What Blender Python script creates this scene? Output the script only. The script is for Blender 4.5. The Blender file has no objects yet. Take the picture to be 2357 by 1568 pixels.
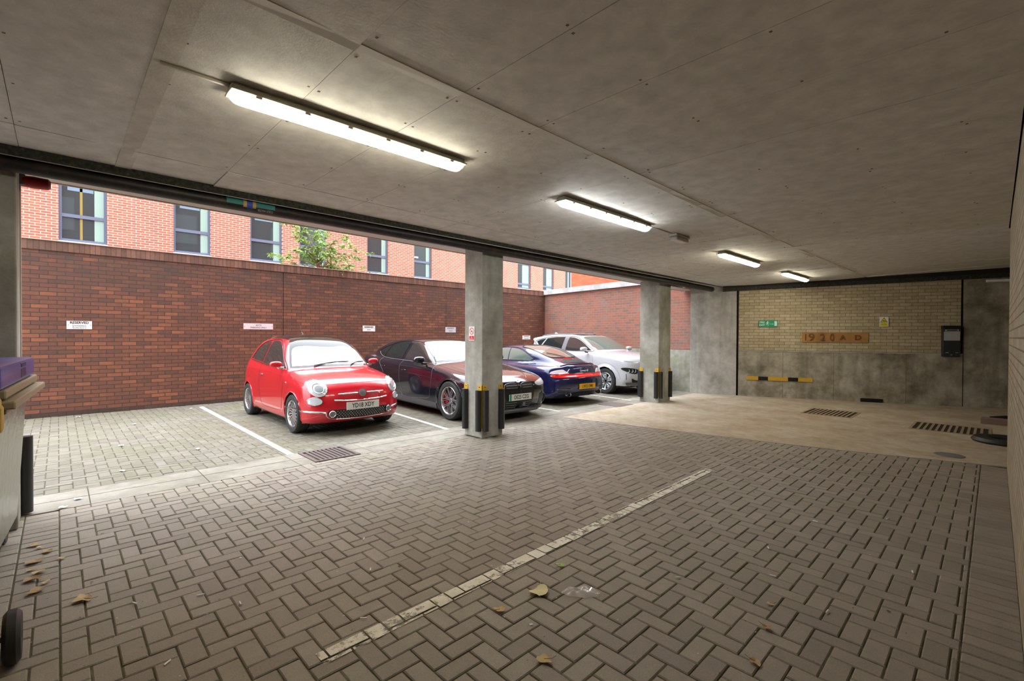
import bpy, bmesh, math, random
import numpy as np
from mathutils import Vector, Matrix
from mathutils.bvhtree import BVHTree
random.seed(7); rng = np.random.RandomState(5)
sc = bpy.context.scene
C = sc.collection
PI = math.pi

# ------------------------------------------------------------------ camera
cam_d = bpy.data.cameras.new('camera'); cam = bpy.data.objects.new('camera', cam_d); C.objects.link(cam)
FPX = 1077.67; YAW, PITCH, ROLL = -0.801035, 0.0101408, 0.00467
CAMH = 1.5
def _R(yaw, pitch, roll):
    cy, sy = math.cos(yaw), math.sin(yaw); cp, sp = math.cos(pitch), math.sin(pitch); cr, sr = math.cos(roll), math.sin(roll)
    Ry = np.array([[cy, 0, -sy], [0, 1, 0], [sy, 0, cy]]); Rx = np.array([[1, 0, 0], [0, cp, -sp], [0, sp, cp]])
    Rz = np.array([[cr, -sr, 0], [sr, cr, 0], [0, 0, 1]])
    return Rz @ Rx @ Ry
_M = _R(YAW, PITCH, ROLL)
right = (_M[0][0], _M[0][2], -_M[0][1]); up = (-_M[1][0], -_M[1][2], _M[1][1]); back = (-_M[2][0], -_M[2][2], _M[2][1])
cam.matrix_world = Matrix(((right[0], up[0], back[0], 0), (right[1], up[1], back[1], 0), (right[2], up[2], back[2], CAMH), (0, 0, 0, 1)))
cam_d.sensor_width = 36; cam_d.lens = FPX / 2357 * 36; cam_d.clip_start = 0.02; cam_d.clip_end = 200
sc.camera = cam

# ------------------------------------------------------------------ world, exposure
w = bpy.data.worlds.new('sky'); sc.world = w; w.use_nodes = True
nt = w.node_tree; nt.nodes.clear()
bg = nt.nodes.new('ShaderNodeBackground'); wo = nt.nodes.new('ShaderNodeOutputWorld')
bg.inputs[0].default_value = (0.90, 0.95, 1.0, 1)
tc = nt.nodes.new('ShaderNodeTexCoord'); sx_ = nt.nodes.new('ShaderNodeSeparateXYZ'); ma = nt.nodes.new('ShaderNodeMapRange')   # overcast sky, brighter overhead
nt.links.new(tc.outputs['Generated'], sx_.inputs[0]); nt.links.new(sx_.outputs[2], ma.inputs[0]); nt.links.new(ma.outputs[0], bg.inputs[1])
ma.inputs[1].default_value = 0.; ma.inputs[2].default_value = 1.; ma.inputs[3].default_value = 2.0; ma.inputs[4].default_value = 10.0
nt.links.new(bg.outputs[0], wo.inputs[0])
sc.view_settings.view_transform = 'Standard'; sc.view_settings.look = 'None'
sc.view_settings.exposure = 0.22; sc.view_settings.gamma = 1.0; sc.view_settings.use_curve_mapping = False
LAMP = 42.0

# ------------------------------------------------------------------ materials
def mat(name, col=(.5, .5, .5), rough=.6, metal=0., coat=0., spec=.5, emit=None, es=0., trans=0., alpha=1., ior=1.45):
    m = bpy.data.materials.new(name); m.use_nodes = True
    b = m.node_tree.nodes['Principled BSDF']
    b.inputs['Base Color'].default_value = (*col, 1); b.inputs['Roughness'].default_value = rough
    b.inputs['Metallic'].default_value = metal; b.inputs['Coat Weight'].default_value = coat
    b.inputs['Coat Roughness'].default_value = .03
    b.inputs['Specular IOR Level'].default_value = spec; b.inputs['IOR'].default_value = ior
    b.inputs['Transmission Weight'].default_value = trans; b.inputs['Alpha'].default_value = alpha
    if emit: b.inputs['Emission Color'].default_value = (*emit, 1); b.inputs['Emission Strength'].default_value = es
    return m
class NT:
    def __init__(s, m): s.t = m.node_tree; s.b = s.t.nodes['Principled BSDF']
    def n(s, typ, ins={}, **kw):
        nd = s.t.nodes.new(typ)
        for k, v in kw.items(): setattr(nd, k, v)
        for k, v in ins.items(): s.set(nd, k, v)
        return nd
    def set(s, nd, k, v):
        i = nd.inputs[k]
        if isinstance(v, bpy.types.NodeSocket): s.t.links.new(v, i)
        else: i.default_value = v
    def pos(s): return s.n('ShaderNodeNewGeometry').outputs['Position']
    def noise(s, vec, scale, detail=4, rough=.55, out='Fac'):
        return s.n('ShaderNodeTexNoise', {'Vector': vec, 'Scale': scale, 'Detail': detail, 'Roughness': rough}).outputs[out]
    def ramp(s, fac, stops):
        r = s.n('ShaderNodeValToRGB', {'Fac': fac}); e = r.color_ramp.elements
        while len(e) < len(stops): e.new(.5)
        for el, (p, c) in zip(e, stops): el.position = p; el.color = (*c, 1) if len(c) == 3 else c
        return r.outputs['Color']
    def mix(s, fac, a, b, mode='MIX'):
        r = s.n('ShaderNodeMix', data_type='RGBA', blend_type=mode)
        s.set(r, 0, fac); s.set(r, 6, a if isinstance(a, bpy.types.NodeSocket) else (*a, 1)); s.set(r, 7, b if isinstance(b, bpy.types.NodeSocket) else (*b, 1))
        return r.outputs[2]
    def math(s, op, a, b=0., c=0., clamp=False):
        r = s.n('ShaderNodeMath', operation=op, use_clamp=clamp); s.set(r, 0, a); s.set(r, 1, b)
        if op in ('MULTIPLY_ADD',): s.set(r, 2, c)
        return r.outputs[0]
    def map(s, v, a, b, c=0., d=1.):
        return s.n('ShaderNodeMapRange', {0: v, 1: a, 2: b, 3: c, 4: d}).outputs[0]
    def bump(s, h, dist=.01, strength=.5, nrm=None):
        ins = {'Height': h, 'Distance': dist, 'Strength': strength}
        if nrm: ins['Normal'] = nrm
        return s.n('ShaderNodeBump', ins).outputs['Normal']
    def plan(s, d):   # (distance along d, height, 0)
        p = s.pos()
        dt = s.n('ShaderNodeVectorMath', {0: p, 1: (d[0], d[1], 0)}, operation='DOT_PRODUCT').outputs['Value']
        z = s.n('ShaderNodeSeparateXYZ', {0: p}).outputs[2]
        return s.n('ShaderNodeCombineXYZ', {0: dt, 1: z}).outputs[0], z, p
def brick_mat(name, d, stops, mortar, bw=.225, rh=.075, ms=.006, zoff=0., stain=None, vert=False, rough=.85, bump=.6, off=.5, flat=False):
    m = mat(name, rough=rough); N = NT(m)
    v, z, p = N.plan(d)
    if flat: v = p
    mp = N.n('ShaderNodeMapping', {'Vector': v, 'Location': (0.013, zoff, 0)})
    if vert: mp.inputs['Rotation'].default_value = (0, 0, 0)
    bt = N.n('ShaderNodeTexBrick', {'Vector': mp.outputs[0], 'Color1': (0, 0, 0, 1), 'Color2': (1, 1, 1, 1), 'Mortar': (.5, .5, .5, 1),
             'Scale': 1., 'Mortar Size': ms, 'Mortar Smooth': .15, 'Bias': 0., 'Brick Width': bw, 'Row Height': rh}, offset=off)
    c = N.ramp(bt.outputs['Color'], stops)
    n1 = N.noise(p, 1.1, 5); n2 = N.noise(p, 14, 6, .7)
    c = N.mix(N.map(n1, .35, .72, 0, .55), c, stain or tuple(x * .45 for x in stops[0][1]))
    c = N.mix(.5, c, N.ramp(n2, [(.25, (.55, .55, .55)), (.7, (1.15, 1.15, 1.15))]), 'MULTIPLY')
    mo = N.mix(N.noise(p, 3, 4), tuple(x * .75 for x in mortar), tuple(x * 1.15 for x in mortar))
    c = N.mix(bt.outputs['Fac'], c, mo)
    N.set(N.b, 'Base Color', c)
    h = N.math('MULTIPLY_ADD', n2, .12, N.math('SUBTRACT', 1., bt.outputs['Fac']))
    N.set(N.b, 'Normal', N.bump(h, .006, bump))
    return m
def concrete_mat(name, base, dark, light, moss=None, sc_=1., rough=.88, streak=True, spots=True):
    m = mat(name, rough=rough); N = NT(m); p = N.pos()
    n1 = N.noise(p, 1.6 * sc_, 6, .6); n2 = N.noise(p, 7 * sc_, 6, .65); n3 = N.noise(p, 60 * sc_, 3, .6)
    c = N.ramp(n1, [(.32, dark), (.5, base), (.68, light)])
    c = N.mix(.5, c, N.ramp(n2, [(.3, (.6, .6, .6)), (.7, (1.2, 1.2, 1.2))]), 'MULTIPLY')
    if streak:
        mp = N.n('ShaderNodeMapping', {'Vector': p, 'Scale': (5, 5, .5)})
        st = N.noise(mp.outputs[0], 1., 4)
        c = N.mix(N.map(st, .5, .72, 0, .5), c, tuple(x * .65 for x in dark))
    if moss:
        mo = N.noise(N.n('ShaderNodeMapping', {'Vector': p, 'Location': (5, 9, 2)}).outputs[0], 2.2, 7, .75)
        c = N.mix(N.map(mo, .53, .7, 0, .75), c, moss)
    if spots:
        vo = N.n('ShaderNodeTexVoronoi', {'Vector': p, 'Scale': 22.}).outputs['Distance']
        c = N.mix(N.map(vo, .04, .09, .55, 0.), c, tuple(x * .35 for x in dark))
    N.set(N.b, 'Base Color', c)
    N.set(N.b, 'Normal', N.bump(N.math('MULTIPLY_ADD', n2, .6, n3), .004, .45))
    return m
def paver_mat(name, cols, tint):
    m = mat(name, rough=.8); N = NT(m); p = N.pos()
    at = N.n('ShaderNodeAttribute', attribute_name='rnd').outputs['Fac']
    c = N.ramp(at, [(0., cols[0]), (.35, cols[1]), (.7, cols[2]), (1., cols[3])])
    n1 = N.noise(p, .8, 4); n2 = N.noise(p, 9, 6, .7); n3 = N.noise(p, 160, 2, .6)
    c = N.mix(N.map(n1, .42, .66, 0, .55), c, tint)
    c = N.mix(.6, c, N.ramp(n2, [(.28, (.68, .68, .68)), (.7, (1.18, 1.18, 1.18))]), 'MULTIPLY')
    c = N.mix(.5, c, N.ramp(n3, [(.3, (.72, .72, .72)), (.7, (1.2, 1.2, 1.2))]), 'MULTIPLY')
    N.set(N.b, 'Base Color', c)
    N.set(N.b, 'Normal', N.bump(N.math('MULTIPLY_ADD', n2, .5, n3), .003, .5))
    N.set(N.b, 'Roughness', N.map(n2, .3, .7, .5, .85))
    return m

M = {}
M['pave_in'] = paver_mat('indoor pavers', [(.235, .20, .166), (.265, .228, .188), (.285, .248, .204), (.31, .27, .225)], (.24, .215, .16))
M['pave_out'] = paver_mat('bay pavers', [(.138, .124, .095), (.158, .143, .112), (.175, .160, .128), (.195, .175, .143)], (.145, .142, .08))
def joint_mat():
    m = mat('mossy joint sand', rough=.95); N = NT(m); p = N.pos()
    N.set(N.b, 'Base Color', N.ramp(N.noise(p, 12, 5, .7), [(.35, (.075, .06, .04)), (.5, (.09, .085, .04)), (.65, (.15, .13, .09))]))
    return m
M['joint'] = joint_mat()
M['slab'] = concrete_mat('slab concrete', (.42, .35, .265), (.36, .28, .19), (.47, .41, .33), streak=False, spots=False)
M['kerb'] = concrete_mat('channel concrete', (.25, .225, .19), (.19, .175, .135), (.30, .275, .235), moss=(.18, .18, .105), streak=False)
M['col'] = concrete_mat('column concrete', (.36, .35, .30), (.23, .22, .175), (.46, .45, .41), moss=(.24, .235, .15))
M['plinth'] = concrete_mat('plinth concrete', (.37, .335, .26), (.19, .165, .12), (.50, .46, .38), moss=(.16, .13, .06), sc_=1.3)
M['pier'] = concrete_mat('pier concrete', (.47, .455, .42), (.31, .295, .27), (.54, .53, .50))
M['cream_end'] = brick_mat('cream brick end', (.9277, .3733), [(0, (.42, .345, .22)), (.5, (.50, .42, .28)), (1, (.57, .485, .34))], (.24, .165, .075), zoff=-1.16, ms=.005, stain=(.37, .31, .20))
M['cream_right'] = brick_mat('cream brick right', (0, 1), [(0, (.36, .30, .215)), (.5, (.43, .365, .265)), (1, (.49, .42, .31))], (.20, .155, .10), ms=.006, stain=(.34, .29, .20))
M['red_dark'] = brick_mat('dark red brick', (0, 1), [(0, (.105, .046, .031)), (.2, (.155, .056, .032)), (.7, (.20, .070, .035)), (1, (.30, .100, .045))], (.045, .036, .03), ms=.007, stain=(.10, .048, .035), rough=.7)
def grime():
    m = M['red_dark']; N = NT(m); p = N.pos(); src = N.b.inputs['Base Color'].links[0].from_socket
    z = N.n('ShaderNodeSeparateXYZ', {0: p}).outputs[2]
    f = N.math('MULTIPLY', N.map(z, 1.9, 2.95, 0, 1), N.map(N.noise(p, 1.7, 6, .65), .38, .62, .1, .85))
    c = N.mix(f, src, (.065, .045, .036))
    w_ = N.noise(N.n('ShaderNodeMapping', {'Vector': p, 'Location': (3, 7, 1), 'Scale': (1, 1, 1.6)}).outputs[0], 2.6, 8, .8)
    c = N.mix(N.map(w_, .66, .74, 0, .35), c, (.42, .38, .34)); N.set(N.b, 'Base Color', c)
grime()
M['red_side'] = brick_mat('pale red brick', (.9894, -.145), [(0, (.20, .115, .09)), (.35, (.31, .115, .078)), (.75, (.37, .125, .075)), (1, (.26, .16, .13))], (.26, .22, .19), ms=.005, stain=(.20, .125, .10))
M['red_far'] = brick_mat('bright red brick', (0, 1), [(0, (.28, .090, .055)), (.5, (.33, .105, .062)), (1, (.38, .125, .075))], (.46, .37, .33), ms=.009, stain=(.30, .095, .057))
M['orange_far'] = brick_mat('orange brick', (1, 0), [(0, (.50, .13, .06)), (.5, (.60, .16, .075)), (1, (.64, .20, .10))], (.42, .16, .10), ms=.006, stain=(.50, .13, .07))
M['soldier'] = brick_mat('soldier brick', (0, 1), [(0, (.13, .07, .05)), (.5, (.19, .095, .065)), (1, (.25, .125, .085))], (.07, .05, .04), bw=.0745, rh=1., ms=.004, zoff=.1, off=0., stain=(.11, .07, .05))
M['cope'] = concrete_mat('pale coping', (.50, .49, .49), (.38, .38, .37), (.62, .61, .62), streak=False)
M['ceil'] = concrete_mat('ceiling board', (.59, .56, .505), (.578, .548, .492), (.60, .572, .52), streak=False, spots=False, rough=.75)
M['ceilstrip'] = mat('joint strip', (.58, .54, .475), .6)
M['void'] = mat('dark void', (.018, .012, .009), .9)
def rock():
    m = mat('dark fascia', rough=.9); N = NT(m); p = N.pos(); n = N.noise(p, 30, 6, .7)
    N.set(N.b, 'Base Color', N.ramp(n, [(.35, (.012, .012, .008)), (.6, (.05, .048, .035)), (.75, (.12, .11, .085))]))
    N.set(N.b, 'Normal', N.bump(n, .02, .8)); return m
M['rock'] = rock()
def pipem():
    m = mat('lagged pipe', rough=.45); N = NT(m); p = N.pos(); n = N.noise(p, 7, 6, .7)
    N.set(N.b, 'Base Color', N.ramp(n, [(.45, (.010, .007, .006)), (.66, (.035, .02, .015)), (.8, (.14, .10, .085))])); return m
M['pipe'] = pipem()
M['beige'] = mat('beige board', (.50, .44, .38), .6)
M['dark'] = mat('dark rubber', (.02, .02, .02), .45)
M['rub'] = mat('guard rubber', (.022, .023, .024), .35)
M['yellow'] = mat('yellow paint', (.62, .36, .03), .5)
M['yellowdull'] = mat('ochre paint', (.52, .34, .09), .55)
M['black'] = mat('black', (.008, .008, .009), .4)
M['white'] = mat('white', (.80, .80, .80), .5)
M['white_sheet'] = mat('white sunshade', (.93, .93, .93), .35, coat=1.)
M['chrome'] = mat('chrome', (.80, .80, .82), .12, 1.)
M['alloy'] = mat('alloy', (.62, .60, .62), .25, .9)
M['alloy_dark'] = mat('dark alloy', (.08, .08, .085), .35, .6)
M['tyre'] = mat('tyre', (.028, .028, .028), .75)
M['glass'] = mat('dark car glass', (.014, .018, .018), .03, 0, 0., ior=1.45)
M['glass_green'] = mat('tinted glass', (.10, .14, .125), .02, 0, 1., ior=1.5)
M['seam'] = mat('panel gap', (.015, .012, .012), .6)
M['plate_w'] = mat('white plate', (.74, .74, .70), .4)
M['plate_y'] = mat('yellow plate', (.80, .42, .01), .4)
M['green'] = mat('green', (.0, .33, .16), .5)
M['blue'] = mat('blue', (.03, .07, .40), .4)
M['red'] = mat('red', (.70, .02, .025), .4)
M['lens'] = mat('lamp lens', (.58, .62, .66), .08, .1, 1.)
M['redlens'] = mat('red lens', (.62, .008, .012), .15, 0, 1.)
M['paint_red'] = mat('red car paint', (.55, .006, .018), .28, .1, 1.)
M['paint_black'] = mat('black car paint', (.010, .011, .020), .14, .2, 1.)
M['paint_blue'] = mat('blue car paint', (.014, .016, .075), .22, .35, 1.)
M['paint_white'] = mat('white car paint', (.50, .50, .53), .25, 0, 1.)
M['grey'] = mat('grey plastic', (.16, .16, .17), .5)
M['greysill'] = mat('sill grey', (.10, .105, .12), .35, .3)
M['wpaint'] = mat('white line paint', (.50, .49, .45), .7)
M['iron'] = mat('iron', (.13, .10, .095), .55, .3)
M['rustlight'] = mat('worn rusty grate', (.30, .23, .14), .75, .1)
M['rust'] = mat('rusty iron', (.17, .11, .065), .75, .1)
M['frame'] = mat('window frame', (.10, .115, .175), .45)
M['sill'] = mat('white sill', (.72, .72, .80), .5)
M['pane'] = mat('window pane', (.035, .042, .045), .03, 0, 0., spec=.45)
M['blind'] = mat('pale green blind', (.23, .32, .28), .7)
M['blueblind'] = mat('pale blue blind', (.13, .19, .26), .7)
M['galv'] = mat('galvanised steel', (.27, .28, .23), .3, .7)
def galvb():
    N = NT(M['galv']); N.set(N.b, 'Normal', N.bump(N.noise(N.pos(), 9, 3), .02, .5))
galvb()
M['galvrim'] = mat('dull steel rim', (.33, .29, .19), .55, .3)
M['bluep'] = mat('blue plastic', (.10, .085, .30), .4)
M['housing'] = mat('lamp housing', (.38, .36, .28), .5)
M['terra_shade'] = mat('shadow toned terracotta', (.17, .075, .025), .9)  # relief shadow of the date stone letters put into a darker colour
M['terra'] = concrete_mat('terracotta', (.42, .21, .07), (.33, .15, .045), (.50, .27, .10), streak=False, spots=False)
def emis(name, col, s):
    return mat(name, (.8, .8, .8), .5, emit=col, es=s)
M['tube_warm'] = emis('warm tube', (1., .94, .76), LAMP)
M['tube_cool'] = emis('cool tube', (.95, .98, 1.), LAMP)
M['roomlight'] = emis('lit office ceiling lamp', (1., .98, .92), 2.5)
def leafm(name, a, b):
    m = mat(name, rough=.55); N = NT(m)
    at = N.n('ShaderNodeAttribute', attribute_name='rnd').outputs['Fac']
    N.set(N.b, 'Base Color', N.ramp(at, [(0, a), (1, b)])); return m
M['leaf'] = leafm('shrub leaf', (.10, .24, .03), (.34, .50, .13))
M['dry'] = leafm('dry leaf', (.22, .12, .04), (.50, .36, .16))
M['bark'] = mat('bark', (.20, .13, .10), .8)
M['stem'] = mat('stem', (.35, .18, .14), .7)
def wornm():
    m = mat('worn line paint', (.62, .58, .46), .75); N = NT(m); p = N.pos()
    n = N.noise(p, 16, 8, .8); n2 = N.noise(p, 2.6, 3)
    N.set(N.b, 'Base Color', N.ramp(N.noise(p, 5, 4), [(.3, (.55, .51, .40)), (.7, (.76, .73, .62))]))
    f = N.math('ADD', n, N.math('MULTIPLY', n2, .5))
    N.set(N.b, 'Alpha', N.map(f, .61, .73, 0., 1.)); return m
M['worn'] = wornm()
M['bag'] = mat('clear plastic', (.85, .80, .80), .12, alpha=.35, coat=1.)

# ------------------------------------------------------------------ mesh helpers
class MB:
    def __init__(s): s.v = []; s.f = []; s.m = []; s.r = []
    def add(s, vs, fs, mi=0, rnd=0.):
        o = len(s.v); s.v += [tuple(v) for v in vs]; s.f += [tuple(i + o for i in f) for f in fs]
        s.m += [mi] * len(fs); s.r += [rnd] * len(fs); return s
    def box(s, x0, x1, y0, y1, z0, z1, mi=0, rnd=0., bev=0., T=None):
        if bev > 0:
            bm = bmesh.new(); bmesh.ops.create_cube(bm, size=1.)
            for v in bm.verts: v.co = Vector(((x0 + x1) / 2 + v.co.x * (x1 - x0), (y0 + y1) / 2 + v.co.y * (y1 - y0), (z0 + z1) / 2 + v.co.z * (z1 - z0)))
            bmesh.ops.bevel(bm, geom=bm.edges[:], offset=bev, segments=2, affect='EDGES', profile=.5)
            vs = [v.co.copy() for v in bm.verts]; fs = [[v.index for v in f.verts] for f in bm.faces]; bm.free()
        else:
            vs = [(x0, y0, z0), (x1, y0, z0), (x1, y1, z0), (x0, y1, z0), (x0, y0, z1), (x1, y0, z1), (x1, y1, z1), (x0, y1, z1)]
            fs = [(0, 3, 2, 1), (4, 5, 6, 7), (0, 1, 5, 4), (1, 2, 6, 5), (2, 3, 7, 6), (3, 0, 4, 7)]
        if T is not None: vs = [T @ Vector(v) for v in vs]
        return s.add(vs, fs, mi, rnd)
    def prism(s, pts, axis, a, b, mi=0, T=None):   # 2D outline extruded between a and b along axis
        n = len(pts); vs = []
        for h in (a, b):
            for p in pts: vs.append({'x': (h, p[0], p[1]), 'y': (p[0], h, p[1]), 'z': (p[0], p[1], h)}[axis])
        fs = [tuple(range(n))[::-1], tuple(range(n, 2 * n))] + [(i, (i + 1) % n, n + (i + 1) % n, n + i) for i in range(n)]
        if T is not None: vs = [T @ Vector(v) for v in vs]
        return s.add(vs, fs, mi)
    def tube(s, pts, r, n=8, mi=0, closed=False, caps=True):
        P = [Vector(p) for p in pts]; N = len(P); rr = r if isinstance(r, (list, tuple)) else [r] * N
        vs = []; ref = None
        for i in range(N):
            if closed: t = (P[(i + 1) % N] - P[i - 1])
            else: t = P[min(i + 1, N - 1)] - P[max(i - 1, 0)]
            if t.length < 1e-9: t = Vector((0, 0, 1))
            t.normalize()
            if ref is None: ref = Vector((0, 0, 1)) if abs(t.z) < .9 else Vector((1, 0, 0))
            u = ref - t * ref.dot(t)
            if u.length < 1e-6: u = t.orthogonal()
            u.normalize(); ref = u; v_ = t.cross(u)
            for k in range(n):
                a = 2 * PI * k / n; vs.append(P[i] + (u * math.cos(a) + v_ * math.sin(a)) * rr[i])
        fs = []
        for i in range(N if closed else N - 1):
            j = (i + 1) % N
            for k in range(n): fs.append((i * n + k, i * n + (k + 1) % n, j * n + (k + 1) % n, j * n + k))
        if caps and not closed: fs += [tuple(range(n))[::-1], tuple((N - 1) * n + k for k in range(n))]
        return s.add(vs, fs, mi)
    def lathe(s, prof, n=48, axis='y', mi=0, c=(0, 0, 0), closed=False):   # prof: (radius, along)
        vs = []
        for (r, h) in prof:
            for k in range(n):
                a = 2 * PI * k / n; u, v = r * math.cos(a), r * math.sin(a)
                p = {'y': (u, h, v), 'x': (h, u, v), 'z': (u, v, h)}[axis]; vs.append((p[0] + c[0], p[1] + c[1], p[2] + c[2]))
        fs = []; m_ = len(prof)
        for i in range(m_ if closed else m_ - 1):
            j = (i + 1) % m_
            for k in range(n): fs.append((i * n + k, i * n + (k + 1) % n, j * n + (k + 1) % n, j * n + k))
        return s.add(vs, fs, mi)
    def build(s, name, mats, parent=None, smooth=False, ang=35):
        me = bpy.data.meshes.new(name); me.from_pydata([tuple(v) for v in s.v], [], s.f)
        if not isinstance(mats, (list, tuple)): mats = [mats]
        for m_ in mats: me.materials.append(M[m_] if isinstance(m_, str) else m_)
        me.polygons.foreach_set('material_index', s.m)
        if any(s.r):
            at = me.attributes.new('rnd', 'FLOAT', 'FACE'); at.data.foreach_set('value', s.r)
        bm = bmesh.new(); bm.from_mesh(me); bmesh.ops.recalc_face_normals(bm, faces=bm.faces[:]) if len(s.f) < 20000 else None
        bm.to_mesh(me); bm.free()
        if smooth:
            me.polygons.foreach_set('use_smooth', [True] * len(me.polygons)); me.set_sharp_from_angle(angle=math.radians(ang))
        o = bpy.data.objects.new(name, me); C.objects.link(o)
        if parent: o.parent = parent
        return o
def tag(o, label, cat, group=None):
    o['label'] = label; o['category'] = cat
    if group: o['group'] = group
    return o
def struct(o): o['kind'] = 'structure'; return o
def empty(name, loc, label, cat, rz=0, group=None):
    o = bpy.data.objects.new(name, None); C.objects.link(o); o.location = loc; o.rotation_euler = (0, 0, rz)
    return tag(o, label, cat, group)
def text_geo(s, size, extr=.0005, sx=1., shear=0., bold=0.):
    cu = bpy.data.curves.new('t', 'FONT'); cu.body = s; cu.size = size; cu.extrude = extr; cu.align_x = 'CENTER'; cu.align_y = 'CENTER'; cu.shear = shear; cu.offset = bold
    cu.resolution_u = 3
    o = bpy.data.objects.new('t', cu); C.objects.link(o)
    dg = bpy.context.evaluated_depsgraph_get(); ev = o.evaluated_get(dg); me = ev.to_mesh()
    vs = [(v.co.x * sx, v.co.y, v.co.z) for v in me.vertices]; fs = [tuple(p.vertices) for p in me.polygons]
    ev.to_mesh_clear(); bpy.data.objects.remove(o); bpy.data.curves.remove(cu)
    return vs, fs
def frame_T(origin, xdir, zdir=(0, 0, 1)):
    """local x = along, y = up, z = out of surface"""
    x = Vector(xdir).normalized(); y = Vector(zdir).normalized(); z = x.cross(y).normalized(); y = z.cross(x)
    return Matrix(((x.x, y.x, z.x, origin[0]), (x.y, y.y, z.y, origin[1]), (x.z, y.z, z.z, origin[2]), (0, 0, 0, 1)))
def add_text(mb, s, size, T, x=0, y=0, z=0, mi=0, **kw):
    vs, fs = text_geo(s, size, **kw)
    mb.add([T @ Vector((v[0] + x, v[1] + y, v[2] + z)) for v in vs], fs, mi)

def zc(x, y):
    a = min(max((x + 4.5) / 4.6, 0), 1); b = min(max((y - 7.8) / 6, 0), 1)
    return 2.845 - .0045 * max(min(y, 13), -1) + .19 * a * b

# end wall line
EA = Vector((-5.60, 11.99, 0)); EB = Vector((1.5, 14.91, 0)); ED = (EB - EA).normalized(); EN = Vector((ED.y, -ED.x, 0))   # EN points to the camera side
def ep(s_, z=0., o=0.):      # point on end wall, s from the left joint (x=-4.56)
    p = Vector((-4.56, 12.42, 0)) + ED * s_ + EN * o; return Vector((p.x, p.y, z))

# ------------------------------------------------------------------ floors
def clip(poly, x0, x1, y0, y1):
    for ax, lim, sg in ((0, x0, 1), (0, x1, -1), (1, y0, 1), (1, y1, -1)):
        out = []
        for i in range(len(poly)):
            a, b = poly[i - 1], poly[i]; ia = sg * (a[ax] - lim) >= 0; ib = sg * (b[ax] - lim) >= 0
            if ia != ib:
                t = (lim - a[ax]) / (b[ax] - a[ax]); out.append((a[0] + t * (b[0] - a[0]), a[1] + t * (b[1] - a[1])))
            if ib: out.append(b)
        poly = out
        if len(poly) < 3: return []
    return poly
def herring(x0, x1, y0, y1, keep=None, u=.1):
    out = []; nx = int((x1 - x0) / u) + 3; ny = int((y1 - y0) / u) + 3
    for j in range(-2, ny):
        for c in range(-2, nx):
            k = (c + j) % 4
            if k == 0: r = (x0 + c * u, x0 + (c + 2) * u, y0 + j * u, y0 + (j + 1) * u)
            elif k == 2: r = (x0 + c * u, x0 + (c + 1) * u, y0 + j * u, y0 + (j + 2) * u)
            else: continue
            r = (max(r[0], x0), min(r[1], x1), max(r[2], y0), min(r[3], y1))
            if r[1] - r[0] < .02 or r[3] - r[2] < .02: continue
            if keep and not keep((r[0] + r[1]) / 2, (r[2] + r[3]) / 2): continue
            out.append(r)
    return out
def pave(name, rects, m, gap=.0028, lift=0.):
    mb = MB(); g = gap
    for (a, b, c, d) in rects:
        z = random.uniform(-.0018, .0018) + lift; tx = random.uniform(-.0012, .0012); ty = random.uniform(-.0012, .0012); be = .005
        a_, b_, c_, d_ = a + g, b - g, c + g, d - g
        q = []
        for (x, y, h) in ((a_, c_, -be), (b_, c_, -be), (b_, d_, -be), (a_, d_, -be), (a_ + be, c_ + be, 0), (b_ - be, c_ + be, 0), (b_ - be, d_ - be, 0), (a_ + be, d_ - be, 0), (a_, c_, -.02), (b_, c_, -.02), (b_, d_, -.02), (a_, d_, -.02)):
            q.append((x, y, z + h + (tx if x > (a + b) / 2 else -tx) + (ty if y > (c + d) / 2 else -ty)))
        fs = [(4, 5, 6, 7)] + [(i, (i + 1) % 4, 4 + (i + 1) % 4, 4 + i) for i in range(4)] + [(8 + i, 8 + (i + 1) % 4, (i + 1) % 4, i) for i in range(4)]
        mb.add(q, fs, 0, random.random() * .98 + .01)
    return mb.build(name, m)
def slabline(x):      # y where the concrete slab starts, inside
    return 6.66 + (x + 5.55) * .18 + .035 * max(0, x + 2.5) ** 2
XR = .11
rects_in = herring(-5.53, -.10, 0., 8.2, keep=lambda x, y: y < slabline(x) + .14 and not (abs(x + 5.38) < .2 and abs(y - 4.63) < .2))
rects_in += herring(-5.53, -.10, -3.4, -.2)
yy = 0.
for k in range(14): rects_in.append((-5.5 + k * .1, -5.4 + k * .1, -.2, 0.))
rects_in += herring(-4.1, -.10, -.2, 0.)
y = -3.4
while y < 7.75: rects_in.append((-.10, .115, y, y + .1)); y += .1
struct(pave('floor', rects_in, 'pave_in', gap=.0032))
WX = -11.8
def hole(x, y): return (-6.12 < x < -5.5 and 2.17 < y < 2.73)
rects_out = herring(WX, -6.12, -3.0, 13.4, keep=lambda x, y: y < 13.15 - (x + 11.8) * .1466 and not (-6.4 < x and 8.3 < y < 9.1 and x > -6.1))
struct(pave('floor', rects_out, 'pave_out', gap=.0026))
mb = MB()
mb.box(-11.9, .2, -3.6, 15.2, -.12, -.008); struct(mb.build('floor', 'joint'))
# concrete slab area
mb = MB(); pts = []
xs = np.linspace(-5.53, .3, 26)
for x in xs: pts.append((x, slabline(x)))
pts += [(1.5, 8.3), (1.5, 14.9), (-5.53, 12.03)]
n = len(pts); mb.add([(p[0], p[1], .006) for p in pts] + [(p[0], p[1], -.03) for p in pts], [tuple(range(n))] + [(i, n + i, n + (i + 1) % n, (i + 1) % n) for i in range(n)])
struct(mb.build('floor', 'slab'))
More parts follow.
